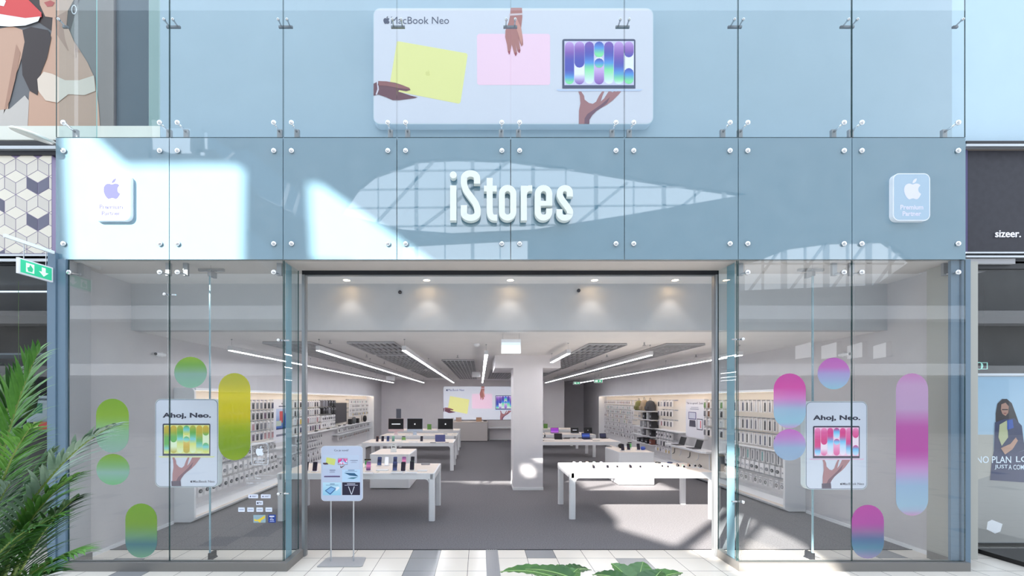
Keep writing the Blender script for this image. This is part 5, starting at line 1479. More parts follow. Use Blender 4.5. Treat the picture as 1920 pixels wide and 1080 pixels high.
# two-part product poster on the left wall
def wallposter(side, y0, y1, z0, z1, lab, draw):
    xb, s = (-4.948, 1) if side < 0 else (5.778, -1)
    t = thing('shelf_poster', lab, 'poster', (xb + s * .12, (y0 + y1) / 2, z0))
    mb = MB(); mb.box(xb + s * .02, xb + s * .12, y0, y1, z0, z1); mb.build('panel', WHITE, t)
    # u runs so that the print reads left to right from the aisle
    if side < 0: A = Art((xb + s * .12, y0, z0), (0, 1, 0), (0, 0, 1), (1, 0, 0), .0015)
    else: A = Art((xb + s * .12, y1, z0), (0, -1, 0), (0, 0, 1), (-1, 0, 0), .0015)
    A.poly([(.01, .01), (y1 - y0 - .01, .01), (y1 - y0 - .01, z1 - z0 - .01), (.01, z1 - z0 - .01)], (236, 236, 244), 1)
    A.k = 2; draw(A, y1 - y0, z1 - z0); A.build('print', INK, t, fixn=False)
def dL(A, W, H):
    fruit(A, W * .5, H * .9, H * .05, (40, 40, 60)); A.poly([(W * .3, H * .82), (W * .7, H * .82), (W * .7, H * .845), (W * .3, H * .845)], (90, 90, 120))
    A.grad([(W * .15, H * .33), (W * .85, H * .33), (W * .85, H * .78), (W * .15, H * .78)], [(0, (196, 208, 236)), (.4, (180, 196, 232)), (1, (70, 110, 190))], 6, 2)
    A.poly([(W * .35, H * .45), (W * .55, H * .45), (W * .55, H * .72), (W * .35, H * .72)], (206, 84, 84), 3); A.poly([(W * .15, H * .38), (W * .45, H * .38), (W * .45, H * .5), (W * .15, H * .5)], (200, 214, 200), 4)
    A.poly([(W * .6, H * .4), (W * .8, H * .36), (W * .8, H * .6), (W * .68, H * .68)], (50, 80, 170), 3)
    A.poly([(W * .15, H * .30), (W * .85, H * .30), (W * .85, H * .33), (W * .15, H * .33)], (40, 50, 110), 3); A.poly([(W * .15, H * .14), (W * .8, H * .14), (W * .8, H * .19), (W * .15, H * .19)], (130, 130, 150), 3)
wallposter(-1, 9.22, 10.02, .98, 2.02, 'white product poster with a desktop screen on the left wall shelving', dL)
for z, lab in ((.86, 'upper'), (.66, 'lower')):
    shelf(TL, -4.948, 1, 9.24, 10.05, z, .27)
rows(-1, 'left wall under the product poster', 9.25, 10.05, (.62,), 'earphone_pack', .16, [['grey', 'white']], depths=[.24])
mb = MB(); mb.box(-4.928, -4.80, 13.1, 14.2, 1.22, 1.9)
single('dark_panel', mb, mat('slate_board', (66, 64, 68), .6), 'large dark grey blank panel on the left wall shelving', 'panel')
for y, r_, lab, nm in ((14.6, .075, 'small black box speaker', 'box_speaker'), (15.0, .13, 'round grey speaker', 'round_speaker'), (15.45, .07, 'second small black box speaker', 'box_speaker'), (16.4, .13, 'large round black speaker', 'round_speaker')):
    mb = MB()
    if nm == 'box_speaker': mb.box(-4.86, -4.74, y - r_, y + r_, 1.101, 1.101 + r_ * 2.6)
    else:
        mb.smooth = True; mb.lathe([(.001, -.05), (r_ * .8, -.05), (r_, -.02), (r_, .03), (r_ * .8, .055), (.001, .055)], (-4.79, y, 1.10 + r_), 20, 'x')
    single(nm, mb, mat('speaker_%s' % lab.split()[1], (90, 92, 96) if 'grey' in lab else (24, 24, 28), .6), lab + ' on the ledge of the far left bay', 'speaker')
for i, y in enumerate((10.7, 11.5, 12.4, 13.4, 13.9)):
    mb = MB(); z = 1.076 if y < 13 else 1.101
    mb.box(-4.84, -4.70, y - .12, y + .12, z, z + .012); mb.cur = 1; mb.box(-4.80, -4.74, y - .06, y + .06, z + .012, z + .04)
    single('demo_gadget', mb, [WHITE, BLACK], 'small black gadget on a white pad, %s along the left wall ledge' % ORD[i], 'gadget')
# right wall, bays from the entrance inwards
rows(1, 'right wall bay beside the pink pill', 7.15, 8.95, (1.99, 1.63, 1.33), 'watch_strap_pack', .13, [['black', 'navy', 'clear', 'grey'], ['clear', 'white', 'grey', 'navy', 'black'], ['black', 'navy', 'black', 'grey']], depths=[.2] * 3)
shelf(TR, 5.778, -1, 7.1, 9.0, 1.06, .3)
rows(1, 'right wall bay beside the pink pill', 7.15, 8.95, (1.02, .76, .50), ['watch_strap_pack', 'earphone_pack', 'cable_pack'], .14, [['grey', 'teal', 'grey'], ['white', 'black', 'black', 'grey'], ['grey', 'black', 'white', 'black']], depths=[.22, .24, .26])
rows(1, 'right wall bay behind the right jamb', 9.1, 9.95, (1.99, 1.78, 1.55, 1.31), 'phone_case_pack', .17, [['brown', 'green', 'white'], ['brown', 'black', 'grey'], ['clear', 'grey', 'black'], ['black', 'grey', 'clear']])
def dR(A, W, H):
    A.text('Tak to spraviť. Zadarmo. Už zajtra.'[:20], W * .06, H * .85, W * .88, H * .07, (70, 66, 96), .01)
    A.poly([(W * .3, H * .78), (W * .7, H * .78), (W * .7, H * .79), (W * .3, H * .79)], (130, 130, 160)); A.poly([(W * .25, H * .73), (W * .72, H * .73), (W * .72, H * .745), (W * .25, H * .745)], (130, 130, 160))
    A.poly([(W * .16, H * .47), (W * .58, H * .47), (W * .58, H * .66), (W * .16, H * .66)], (70, 70, 130), 2); A.poly([(W * .19, H * .49), (W * .55, H * .49), (W * .55, H * .645), (W * .19, H * .645)], (214, 216, 232), 3)
    A.poly([(W * .2, H * .28), (W * .56, H * .28), (W * .54, H * .45), (W * .22, H * .45)], (84, 84, 100), 2)
    A.poly([(W * .62, H * .22), (W * .92, H * .22), (W * .92, H * .50), (W * .62, H * .50)], (60, 60, 84), 2); A.poly([(W * .645, H * .24), (W * .895, H * .24), (W * .895, H * .48), (W * .645, H * .48)], (232, 234, 242), 3)
    A.poly([(W * .80, H * .27), (W * .84, H * .27), (W * .84, H * .45), (W * .80, H * .45)], (220, 90, 100), 4)
wallposter(1, 9.95, 10.85, 1.0, 2.03, 'white product poster with laptop and tablet on the right wall shelving', dR)
# protruding demo shelf under the poster with two laptops on it
t = thing('demo_shelf', 'rounded white demo shelf jutting out under the poster on the right wall', 'shelf', (5.45, 10.3, .70))
mb = MB(); mb.prism([(0, 0), (0, 2.0), (.30, 2.0), (.36, 1.94), (.38, 1.8), (.38, .2), (.36, .06), (.30, 0)], (5.60, 9.25, .735), (-1, 0, 0), (0, 1, 0), (0, 0, 1), .045); mb.build('shelf_board', WHITE, t)
mb = MB(); mb.box(5.42, 5.74, 9.3, 11.2, .30, .735); mb.cur = 1; mb.box(5.415, 5.42, 9.35, 11.15, .34, .70); mb.build('drawer_body', [WHITE, CREAM], t)
for i, y in enumerate((9.75, 10.15, 10.6, 10.95)):
    mb = MB(); mb.tube([(5.40, y, .66), (5.40, y + .01, .56), (5.40, y + .05, .52), (5.40, y + .12, .50)], .008, 6); mb.build('hanging_cable', BLACK if i in (1, 3) else WHITE, t)
for y, lab in ((9.95, 'dark open laptop nearer on the demo shelf of the right wall'), (10.75, 'dark open laptop deeper on the demo shelf of the right wall')):
    t = thing('open_laptop', lab, 'laptop', (5.38, y, .781))
    mb = MB(); mb.box(5.27, 5.49, y - .15, y + .15, .7815, .792); mb.build('keyboard_base', mat('dark_aluminium', (62, 62, 70), .4, .4), t)
    mb = MB(); mb.prism([(0, 0), (.006, 0), (.07, .2), (.064, .2)], (5.485, y - .15, .792), (1, 0, 0), (0, 0, 1), (0, 1, 0), .3); mb.build('lid', BLACK, t)
rows(1, 'right wall case bay', 11.45, 12.45, (1.99, 1.70, 1.40), 'phone_case_pack', .2, [['black', 'grey', 'navy', 'clear', 'navy'], ['black', 'grey', 'black', 'navy', 'grey'], ['grey', 'grey', 'black', 'rose', 'rose']], depths=[.2] * 3)
shelf(TR, 5.778, -1, 10.95, 12.5, 1.10, .28)
rows(1, 'right wall case bay', 11.45, 12.45, (1.03, .80, .57), ['earphone_pack', 'phone_case_pack', 'cable_pack'], .18, [['black', 'grey', 'white'], ['grey', 'clear', 'black'], ['navy', 'yellow', 'white']], depths=[.22, .24, .26])
shelf(TR, 5.778, -1, 12.6, 14.3, 1.64, .30)
for i, z in enumerate((1.36, 1.09, .82, .56)):
    shelf(TR, 5.778, -1, 12.6, 14.3, z, .30)
    kinds = [[(.13, .24, (40, 40, 44), 'black boxed accessory'), (.10, .24, (190, 190, 192), 'grey folded sleeve'), (.16, .22, (34, 34, 38), 'black case box'), (.24, .20, (206, 198, 190), 'pale printed box')],
             [(.13, .2, (50, 50, 54), 'dark grey sleeve'), (.13, .21, (170, 168, 168), 'light grey sleeve'), (.12, .2, (120, 120, 124), 'mid grey sleeve'), (.12, .22, (182, 182, 184), 'pale grey sleeve'), (.14, .2, (140, 140, 142), 'grey sleeve')],
             [(.13, .2, (46, 46, 50), 'black sleeve'), (.12, .2, (176, 174, 174), 'light sleeve'), (.16, .2, (96, 96, 100), 'slate sleeve'), (.22, .18, (220, 220, 222), 'white box')],
             [(.16, .16, (120, 70, 60), 'reddish pouch'), (.2, .14, (30, 30, 34), 'black pouch'), (.18, .15, (60, 60, 64), 'dark pouch'), (.2, .14, (40, 40, 44), 'second black pouch')]][i]
    y = 12.68
    for w_, h_, c_, lab in kinds:
        mb = MB(); mb.box(5.50, 5.74, y, y + w_, z, z + h_); mb.cur = 1; mb.box(5.497, 5.50, y + .03, y + w_ - .03, z + h_ * .3, z + h_ * .6)
        single('boxed_accessory', mb, [mat('accessory_%d_%d' % (i, int(w_ * 1000 + c_[0])), c_, .6), mat('product_label', (150, 152, 160))], '%s standing on the %s shelf under the backpacks' % (lab, ['first', 'second', 'third', 'lowest'][i]), 'box', bevel=.006)
        y += w_ + .14 if len(kinds) < 5 else w_ + .06
def backpack(y, z, w_, h_, c_, lab):
    t = thing('backpack', lab, 'backpack', (5.6, y, z))
    m_ = mat('fabric_' + lab.split()[0], c_, .85)
    mb = MB(); mb.smooth = True
    n_ = 14; V = []; lv = 8
    for i in range(lv + 1):
        f = i / lv; hh = z + h_ * f
        k = (1 - .25 * f ** 2) * (1 if f < .8 else math.sqrt(max(0.02, 1 - ((f - .8) / .22) ** 2)))
        for j in range(n_):
            a = 2 * PI * j / n_
            ca, sa = math.cos(a), math.sin(a)
            V.append((5.6 + .12 * k * math.copysign(abs(ca) ** .6, ca), y + w_ / 2 * k * math.copysign(abs(sa) ** .6, sa), hh))
    F = [(i * n_ + j, i * n_ + (j + 1) % n_, (i + 1) * n_ + (j + 1) % n_, (i + 1) * n_ + j) for i in range(lv) for j in range(n_)] + [tuple(range(n_))[::-1], tuple(range(lv * n_, (lv + 1) * n_))]
    mb.raw(V, F); mb.build('bag_body', m_, t)
    mb = MB(); mb.box(5.45, 5.50, y - w_ * .3, y + w_ * .3, z + .04, z + h_ * .42); mb.build('front_pocket', m_, t, bevel=.015)
    mb = MB(); mb.tube([(5.6, y - .05, z + h_ * .95), (5.6, y - .05, z + h_ + .06), (5.6, y, z + h_ + .09), (5.6, y + .05, z + h_ + .06), (5.6, y + .05, z + h_ * .95)], .010, 6); mb.build('carry_loop', mat('strap_grey', (160, 158, 160), .6), t)
backpack(13.9, 1.641, .34, .34, (118, 116, 70), 'olive backpack on the top shelf of the right wall')
backpack(13.45, 1.641, .36, .36, (160, 140, 116), 'beige backpack between the olive and the dark one')
backpack(12.98, 1.641, .40, .34, (70, 70, 74), 'dark grey backpack nearest the phone cases on the right wall')
rows(1, 'right wall far bay', 14.45, 17.8, (1.99, 1.79, 1.61, 1.43, 1.25, 1.07, .89, .70), 'cable_pack', .16, [['grey', 'clear', 'brown', 'grey', 'plum'], ['clear', 'clear', 'teal', 'grey'], ['clear', 'grey', 'black', 'teal'], ['grey', 'clear', 'clear', 'brown'], ['clear', 'green', 'grey', 'clear'], ['clear', 'grey', 'white'], ['black', 'grey', 'clear'], ['grey', 'white', 'black']], depths=[.17] * 8, fill=.85)
# boxes on the low shelf of the bay behind the right jamb
shelf(TR, 5.778, -1, 9.05, 9.28, .36, .33); shelf(TR, 5.778, -1, 8.98, 9.28, .80, .33)
for y, w_, h_, c_, lab in ((9.06, .07, .34, (84, 92, 100), 'slate box nearest the jamb on the low right shelf'), (9.15, .05, .34, (236, 196, 40), 'bright yellow box on the low right shelf'), (9.22, .05, .30, (226, 190, 80), 'pale yellow box on the low right shelf')):
    mb = MB(); mb.box(5.48, 5.72, y, y + w_, .361, .361 + h_)
    single('product_box', mb, mat('box_' + lab.split()[0] + lab.split()[1], c_, .5), lab, 'box')
# ================================================================== NEIGHBOUR ON THE LEFT
LD = 5.3
def bx(mb, px0, px1, py0, py1, d, dep):
    a, c = at(px0, py1, d), at(px1, py0, d)
    mb.box(a.x, c.x, d, d + dep, a.z, c.z)
# tall poster of a person holding a trainer
t = thing('wall_poster', 'tall poster of a person in a pale top holding up a red trainer', 'poster', at(70, 262, 5.34))
mb = MB(); bx(mb, -90, 216, -70, 262, 5.34, .06); mb.build('panel', mat('poster_board', (90, 90, 96), .5), t)
A = Art((0, 5.34, 0), (1, 0, 0), (0, 0, 1), (0, -1, 0), .002)
def pp(P): return [((at(x, y, 5.34)).x, (at(x, y, 5.34)).z) for x, y in P]
A.poly(pp([(-88, -68), (214, -68), (214, 260), (-88, 260)]), (104, 106, 110), 1)
A.poly(pp([(120, -68), (214, -68), (214, 260), (150, 260)]), (122, 120, 118), 2)
SK, SK2 = (196, 158, 136), (170, 130, 110)
A.poly(pp([(50, -60), (70, -68), (150, -68), (156, -20), (140, 30), (132, 60), (100, 60), (70, 40), (40, 20)]), (52, 40, 38), 3)
A.poly(pp([(72, -40), (100, -50), (132, -38), (140, 0), (128, 22), (126, 50), (140, 78), (165, 118), (179, 148), (186, 200), (190, 260), (50, 260), (56, 175), (70, 130), (88, 105), (98, 60), (100, 34), (86, 32), (76, 10)]), SK, 4)
A.poly(pp([(104, 34), (126, 22), (126, 52), (140, 78), (152, 100), (128, 96), (108, 66)]), SK2, 5)
A.poly(pp([(84, 6), (96, 2), (104, 6), (100, 13), (90, 14)]), (172, 84, 80), 5)
A.poly(pp([(0, 55), (24, 50), (46, 58), (50, 80), (36, 128), (20, 168), (16, 210), (-10, 230), (-60, 235), (-60, 60)]), SK, 4)
A.poly(pp([(32, 84), (40, 100), (30, 150), (20, 190), (8, 215), (20, 150)]), SK2, 5)
A.poly(pp([(44, 58), (60, 52), (92, 58), (98, 72), (90, 110), (78, 140), (72, 180), (58, 172), (44, 142), (42, 110), (48, 80)]), (50, 38, 38), 6)
A.poly(pp([(72, 150), (84, 136), (100, 140), (124, 152), (150, 152), (178, 143), (181, 172), (160, 180), (130, 178), (110, 194), (88, 190), (74, 172)]), (222, 206, 190), 7)
A.poly(pp([(-60, 215), (20, 205), (48, 180), (56, 190), (52, 262), (-60, 262)]), (196, 190, 184), 5)
A.poly(pp([(-60, -30), (40, -30), (54, 0), (80, 26), (80, 34), (50, 36), (0, 30), (-60, 22)]), (212, 66, 66), 7)
A.poly(pp([(-60, 20), (0, 28), (50, 36), (78, 33), (74, 42), (50, 50), (20, 52), (-60, 46)]), (238, 238, 236), 8)
A.poly(pp([(0, -6), (14, 4), (10, 14), (-10, 10)]), (240, 240, 240), 8)
for k in range(16):
    a, b_ = R(k * 22.5), R(k * 22.5 + 22.5)
    A.poly(pp([(141 + 5 * math.cos(a), 20 + 9 * math.sin(a)), (141 + 5 * math.cos(b_), 20 + 9 * math.sin(b_)), (141 + 3.6 * math.cos(b_), 20 + 7.4 * math.sin(b_)), (141 + 3.6 * math.cos(a), 20 + 7.4 * math.sin(a))]), (230, 230, 235), 8)
A.poly(pp([(120, 50), (130, 54), (142, 84), (144, 110), (132, 100), (124, 76)]), SK, 6)
A.build('printed_picture', INK, t, fixn=False)
mb = MB(); bx(mb, 216, 278, -70, 262, 5.36, .06); struct('wall_dark_strip', mb, mat('slate_wall', (74, 92, 104), .6))
mb = MB(); bx(mb, 279, 298, -70, 262, 5.28, .1); struct('trim_9', mb, mat('pale_green_post', (140, 168, 166), .4))
mb = MB(); bx(mb, -300, 300, 236, 262, 5.22, .3); struct('trim_10', mb, mat('ledge_cream', (226, 228, 218), .5))
mb = MB()
mb.cur = 0; bx(mb, -300, 104, 264, 272, 5.18, .1); mb.cur = 1; bx(mb, -300, 104, 273, 279, 5.16, .1); mb.cur = 0; bx(mb, -300, 104, 280, 290, 5.20, .12)
mb.cur = 1; bx(mb, -300, 104, 476, 480, 5.18, .1); mb.cur = 0; bx(mb, -300, 104, 481, 484, 5.2, .1); mb.cur = 1; bx(mb, -300, 104, 485, 490, 5.16, .12); mb.cur = 0; bx(mb, -300, 104, 491, 495, 5.2, .1)
struct('trim_11', mb, [DARK, mat('silver_rail', (200, 206, 212), .3, .7)])
# tumbling-block panel
t = thing('patterned_panel', 'light shopfront panel patterned with cream and dark cube shapes', 'panel', at(0, 475, 5.22))
mb = MB(); bx(mb, -300, 98, 290, 476, 5.225, .08); mb.build('board', mat('panel_violet_line', (140, 126, 160), .5), t)
A = Art((0, 5.225, 0), (1, 0, 0), (0, 0, 1), (0, -1, 0), .002)
W_, S_ = 41.5, 24.0
q_ = lambda P: [((at(x, y, 5.225)).x, (at(x, y, 5.225)).z) for x, y in P]
def clipx(P, lim, lo, hi):
    def cl(P, f, g):
        o = []
        for i in range(len(P)):
            a, b_ = P[i], P[(i + 1) % len(P)]
            if f(a): o.append(a)
            if f(a) != f(b_): o.append(g(a, b_))
        return o
    P = cl(P, lambda p: p[0] <= lim, lambda a, b_: (lim, a[1] + (b_[1] - a[1]) * (lim - a[0]) / (b_[0] - a[0])))
    P = cl(P, lambda p: p[1] >= lo, lambda a, b_: (a[0] + (b_[0] - a[0]) * (lo - a[1]) / (b_[1] - a[1]), lo)) if P else P
    P = cl(P, lambda p: p[1] <= hi, lambda a, b_: (a[0] + (b_[0] - a[0]) * (hi - a[1]) / (b_[1] - a[1]), hi)) if P else P
    return P
rh = random.Random(3)
for j in range(7):
    for i in range(-8, 4):
        cx = 9 + i * W_ + (j % 2) * W_ / 2; cy = 297 + j * S_ * 1.42
        top = [(cx, cy - S_ * .5), (cx + W_ / 2, cy), (cx, cy + S_ * .5), (cx - W_ / 2, cy)]
        lf = [(cx - W_ / 2, cy), (cx, cy + S_ * .5), (cx, cy + S_ * 1.42), (cx - W_ / 2, cy + S_ * .92)]
        rt = [(cx + W_ / 2, cy), (cx + W_ / 2, cy + S_ * .92), (cx, cy + S_ * 1.42), (cx, cy + S_ * .5)]
        dk = (j, i) in ((1, 1), (2, 0), (3, 1), (5, -1), (6, 0)) or rh.random() < .06
        for nm_, P, c_ in (('t', top, (232, 226, 212)), ('l', lf, (212, 206, 198) if not dk else (96, 96, 116)), ('r', rt, (222, 216, 206) if not (dk and j % 2) else (110, 110, 130))):
            mx, my = sum(p[0] for p in P) / 4, sum(p[1] for p in P) / 4
            P = [(mx + (p[0] - mx) * .95, my + (p[1] - my) * .95) for p in P]
            P = clipx(P, 97, 291, 475)
            if len(P) > 2: A.poly(q_(P), c_, 1)
A.build('cube_pattern', INK, t, fixn=False)
# flat disc lamp over the left neighbour
t = thing('disc_lamp', 'flat oval silver lamp on an arm over the patterned panel', 'lamp', at(95, 264, 5.2))
c = at(60, 256, 4.55); mb = MB(); mb.smooth = True
mb.lathe([(.001, .0), (.17, .0), (.18, .012), (.16, .03), (.001, .036)], (0, 0, 0), 28)
mb.xf(Matrix.Translation(c) @ Matrix.Rotation(R(14), 4, 'Y') @ Matrix.Rotation(R(8), 4, 'X')); mb.build('lamp_head', mat('lamp_silver', (206, 210, 204), .35, .3), t)
e = at(96, 263, 5.2); mb = MB(); mb.tube([c + Vector((.12, .02, 0)), c + Vector((.14, .25, -.02)), e], .014, 8); mb.build('arm', STEEL, t)
# green exit sign on a bracket
t = thing('exit_sign', 'green running-person exit sign hung from a bracket outside, beside the left blue column', 'sign', (-4.97, 4.45, 3.37))
mb = MB(); mb.box(-4.985, -4.955, 4.24, 4.58, 3.365, 3.535); mb.build('case', WHITE, t)
A = Art((-4.954, 4.255, 3.38), (0, 1, 0), (0, 0, 1), (1, 0, 0), .001)
A.poly([(0, 0), (.31, 0), (.31, .14), (0, .14)], (60, 200, 150), 1)
A.poly([(.05, .02), (.13, .02), (.13, .12), (.05, .12)], (236, 246, 240), 2); A.poly([(.07, .03), (.11, .03), (.12, .07), (.09, .11), (.08, .08), (.06, .07)], (60, 190, 140), 3)
A.poly([(.225, .02), (.275, .07), (.245, .07), (.245, .12), (.205, .12), (.205, .07), (.175, .07)], (236, 246, 240), 2)
A.build('pictogram', print_mat('exit_pictogram', emit=.25), t, fixn=False)
mb = MB(); mb.box(-4.98, -4.955, 4.12, 4.598, 3.70, 3.735); mb.build('bracket', WHITE, t)
for y in (4.30, 4.52):
    mb = MB(); mb.cyl((-4.97, y, 3.535), (-4.97, y, 3.70), .004, n=6); mb.build('rod', STEEL, t)
# dark shop on the left
DW = mat('dark_shop_wall', (20, 26, 32), .6)  # near-black colour puts the unlit shop's darkness into its walls
mb = MB(); mb.box(-11, -5.12, 8.4, 8.5, 0, 3.9); mb.box(-5.16, -5.10, 5.3, 8.4, 0, 3.9); mb.box(-11.1, -11, 5.3, 8.5, 0, 3.9)
struct('wall_neighbour_left', mb, DW)
mb = MB(); mb.box(-11, -5.12, 5.2, 8.5, 3.80, 3.9); struct('ceiling_neighbour_left', mb, mat('dark_shop_ceiling', (52, 60, 68), .6))
mb = MB(); bx(mb, 88, 97, 495, 1040, 5.2, .08); bx(mb, -300, 96, 1038, 1046, 5.2, .08); struct('trim_12', mb, mat('blue_grey_frame', (92, 112, 134), .4))
t = thing('window_%d' % 30, None, None, (-7, 5.24, 0)); t['kind'] = 'structure'
mb = MB(); a, c = at(-300, 1038, 5.24), at(88, 495, 5.24); mb.face([(a.x, 5.24, .04), (c.x, 5.24, .04), (c.x, 5.24, c.z), (a.x, 5.24, c.z)]); mb.build('pane', GLASSN, t, fixn=False)
def zz(py, d): return EYE + (750 - py) * d / FPX
t = thing('shop_shelf', 'dark shelf rack inside the neighbouring shop on the left', 'shelf', (-6.3, 7.0, 0))
for py in (662, 806, 950):
    mb = MB(); z = zz(py, 6.6); mb.box(-10, -5.2, 6.6, 7.2, z - .03, z); mb.build('shelf_board', mat('shelf_slate', (96, 110, 122), .5), t)
mb = MB(); mb.box(-5.24, -5.18, 6.6, 7.2, 0, 3.0); mb.build('upright', DARK, t)
zs = zz(806, 6.6)
t = thing('printed_box', 'white printed box with a green square on the left neighbour\'s shelf', 'box', (at(72, 806, 6.65).x, 6.8, zs))
a, c = at(50, 806, 6.7), at(95, 742, 6.7)
mb = MB(); mb.box(a.x, c.x, 6.7, 6.95, zs + .001, c.z); mb.build('carton', mat('carton_white', (186, 198, 204), .6), t)
A = Art((a.x, 6.7, zs), (1, 0, 0), (0, 0, 1), (0, -1, 0), .002); W, H = c.x - a.x, c.z - zs
A.poly([(W * .28, H * .48), (W * .66, H * .48), (W * .66, H * .78), (W * .28, H * .78)], (40, 130, 90), 1)
A.poly([(W * .2, H * .86), (W * .9, H * .86), (W * .9, H * .92), (W * .2, H * .92)], (70, 84, 100), 1)
A.build('print', INK, t, fixn=False)
for px0, px1, py0, c_, lab in ((51, 56, 792, (60, 70, 90), 'dark slim box'), (57, 61.5, 794, (90, 120, 70), 'green slim box'), (62.5, 71.5, 791, (216, 226, 130), 'pale yellow box'), (73, 88, 791, (230, 70, 60), 'red box'), (71, 79, 780, (190, 70, 40), 'small orange figure box')):
    d_ = 6.62 if lab != 'small orange figure box' else 6.62
    if 'figure' in lab: continue
    a, c = at(px0, 806, d_), at(px1, py0, d_)
    mb = MB(); mb.box(a.x, c.x, d_, d_ + .06, zs + .001, c.z); single('small_box', mb, mat('tint_%s' % lab.split()[0] + lab.split()[1], c_, .5), lab + ' in front of the white carton on the left neighbour\'s shelf', 'box')
mb = MB(); mb.smooth = True; c = at(20, 738, 5.9)
mb.lathe([(.001, -.38), (.1, -.36), (.18, -.25), (.205, -.05), (.2, .12), (.15, .27), (.07, .35), (.001, .37)], (c.x, 6.0, c.z), 24); mb.smooth = False
mb.cyl((c.x, 6.0, c.z + .36), (c.x, 6.0, 3.8), .003, n=5)
single('green_balloon', mb, mat('balloon_green', (86, 136, 10), .3), 'big green balloon-like shape hanging behind the left neighbour\'s window', 'balloon')
for z, x0, x1 in ((zz(557, 6.5), -8.5, -6.2), (zz(515, 6.0), -7.4, -7.0), (zz(515, 6.0), -6.75, -6.5)):
    mb = MB(); mb.box(x0, x1, 6.2, 6.22, z, z + .02); single('strip_lamp', mb, mat('cool_strip', (220, 230, 240), .4, emit=(214, 228, 240), es=1.5), 'thin cool light line %s in the dark shop on the left' % ('lowest and longest' if x1 - x0 > 1 else 'short, far' if x0 < -7 else 'short, near'), 'light')
    mb = None

# ================================================================== NEIGHBOUR ON THE RIGHT
mb = MB()
mb.cur = 0; bx(mb, 1812, 2150, 264, 268.5, 5.16, .14); mb.cur = 1; bx(mb, 1812, 2150, 269.5, 274, 5.12, .14); mb.cur = 2; bx(mb, 1812, 2150, 275, 281, 5.18, .14)
mb.cur = 1; bx(mb, 1812, 2150, 472, 475, 5.16, .1); mb.cur = 0; bx(mb, 1812, 2150, 475.5, 478.5, 5.2, .1); mb.cur = 1; bx(mb, 1812, 2150, 479, 482.5, 5.14, .14); mb.cur = 0; bx(mb, 1812, 2150, 483, 490, 5.18, .12)
struct('trim_13', mb, [DARK, MATS['silver_rail'], mat('taupe_rail', (120, 112, 108), .5)])
t = thing('shop_signboard', 'dark charcoal signboard with a small white shop name at the right edge', 'sign', at(1990, 471, 5.2))
mb = MB(); bx(mb, 1815, 2150, 281.5, 471.5, 5.2, .1); mb.build('board', noise_mat('charcoal_board', (44, 44, 54), (52, 52, 62), 14, .6), t)
mb = MB(); bx(mb, 1811, 1814.5, 281, 472, 5.18, .1); mb.build('frame_edge', mat('violet_edge', (70, 62, 110), .5), t)
V, F, x0, x1, y0, y1 = glyphs('sizeer.', .006, .02)
a, c = at(1872, 443, 5.16), at(1920, 430, 5.16)
mb = MB(); mb.raw([(a.x + (v[0] - x0) / (x1 - x0) * (c.x - a.x), 5.192 - v[2] * .15, a.z + (v[1] - y0) / (y1 - y0) * (c.z - a.z)) for v in V], F); mb.build('lettering', mat('letter_white', (236, 238, 245), .4, emit=(236, 238, 245), es=.3), t)
mb = MB(); mb.box(6.62, 12, 8.4, 8.5, 0, 3.9); mb.box(5.94, 6.0, 5.3, 8.5, 0, 3.9); mb.box(12, 12.1, 5.3, 8.5, 0, 3.9); mb.box(6.0, 6.62, 8.4, 8.5, 0, 3.9)
struct('wall_neighbour_right', mb, DW)
mb = MB(); mb.box(6.0, 12, 5.2, 8.5, 3.80, 3.9); struct('ceiling_neighbour_right', mb, MATS['dark_shop_ceiling'])
RD = 5.22
mb = MB(); bx(mb, 1815, 1827, 490, 1036, RD - .04, .1); bx(mb, 1827, 2150, 490, 504, RD - .02, .1)
mb.cur = 1; bx(mb, 1818.5, 1821, 490, 1036, RD - .06, .03)
struct('trim_14', mb, [DARK, mat('silver_rail', (200, 206, 212))])
t = thing('window_%d' % 31, None, None, (7, RD, 0)); t['kind'] = 'structure'
mb = MB(); a, c = at(1826, 1036, RD), at(2150, 504, RD); mb.face([(a.x, RD, .04), (c.x, RD, .04), (c.x, RD, c.z), (a.x, RD, c.z)]); mb.build('pane', glass_mat('shop_glass_right', (.9, .93, .95), .10), t, fixn=False)
# slanting black sill
mb = MB(); p = [(6.50, 5.18), (6.52, 4.72), (6.60, 4.2), (7.6, 4.2), (7.6, 5.18)]
mb.prism(p, (0, 0, 0), (1, 0, 0), (0, 1, 0), (0, 0, 1), .055); struct('trim_15', mb, BLACK)
# poster of a person in a blue jacket behind the glass
PD = 5.34
t = thing('window_poster', 'window poster of a long-haired person in a blue jacket in the right neighbour\'s window', 'poster', at(1990, 1000, PD))
mb = MB(); bx(mb, 1828, 2150, 705, 1018, PD, .03); mb.build('panel', mat('poster_blue_grey', (150, 160, 168), .5), t)
A = Art((0, PD, 0), (1, 0, 0), (0, 0, 1), (0, -1, 0), .002)
q_ = lambda P: [((at(x, y, PD)).x, (at(x, y, PD)).z) for x, y in P]
A.grad(q_([(1829, 706), (2148, 706), (2148, 860), (1829, 860)]), [(0, (150, 182, 206)), (.6, (166, 194, 214)), (1, (160, 178, 190))], 8, 1)
A.poly(q_([(1829, 815), (1862, 815), (1862, 890), (1829, 900)]), (170, 168, 160), 2)
A.poly(q_([(1829, 860), (2148, 860), (2148, 1017), (1829, 1017)]), (150, 150, 148), 1)
A.poly(q_([(1866, 775), (1869, 757), (1878, 748), (1887, 748), (1896, 756), (1903, 775), (1910, 795), (1908, 812), (1888, 812), (1866, 806)]), (42, 34, 36), 3)
A.poly(q_([(1876, 758), (1884, 755), (1890, 762), (1889, 774), (1884, 780), (1878, 776), (1875, 768)]), (166, 128, 112), 4)
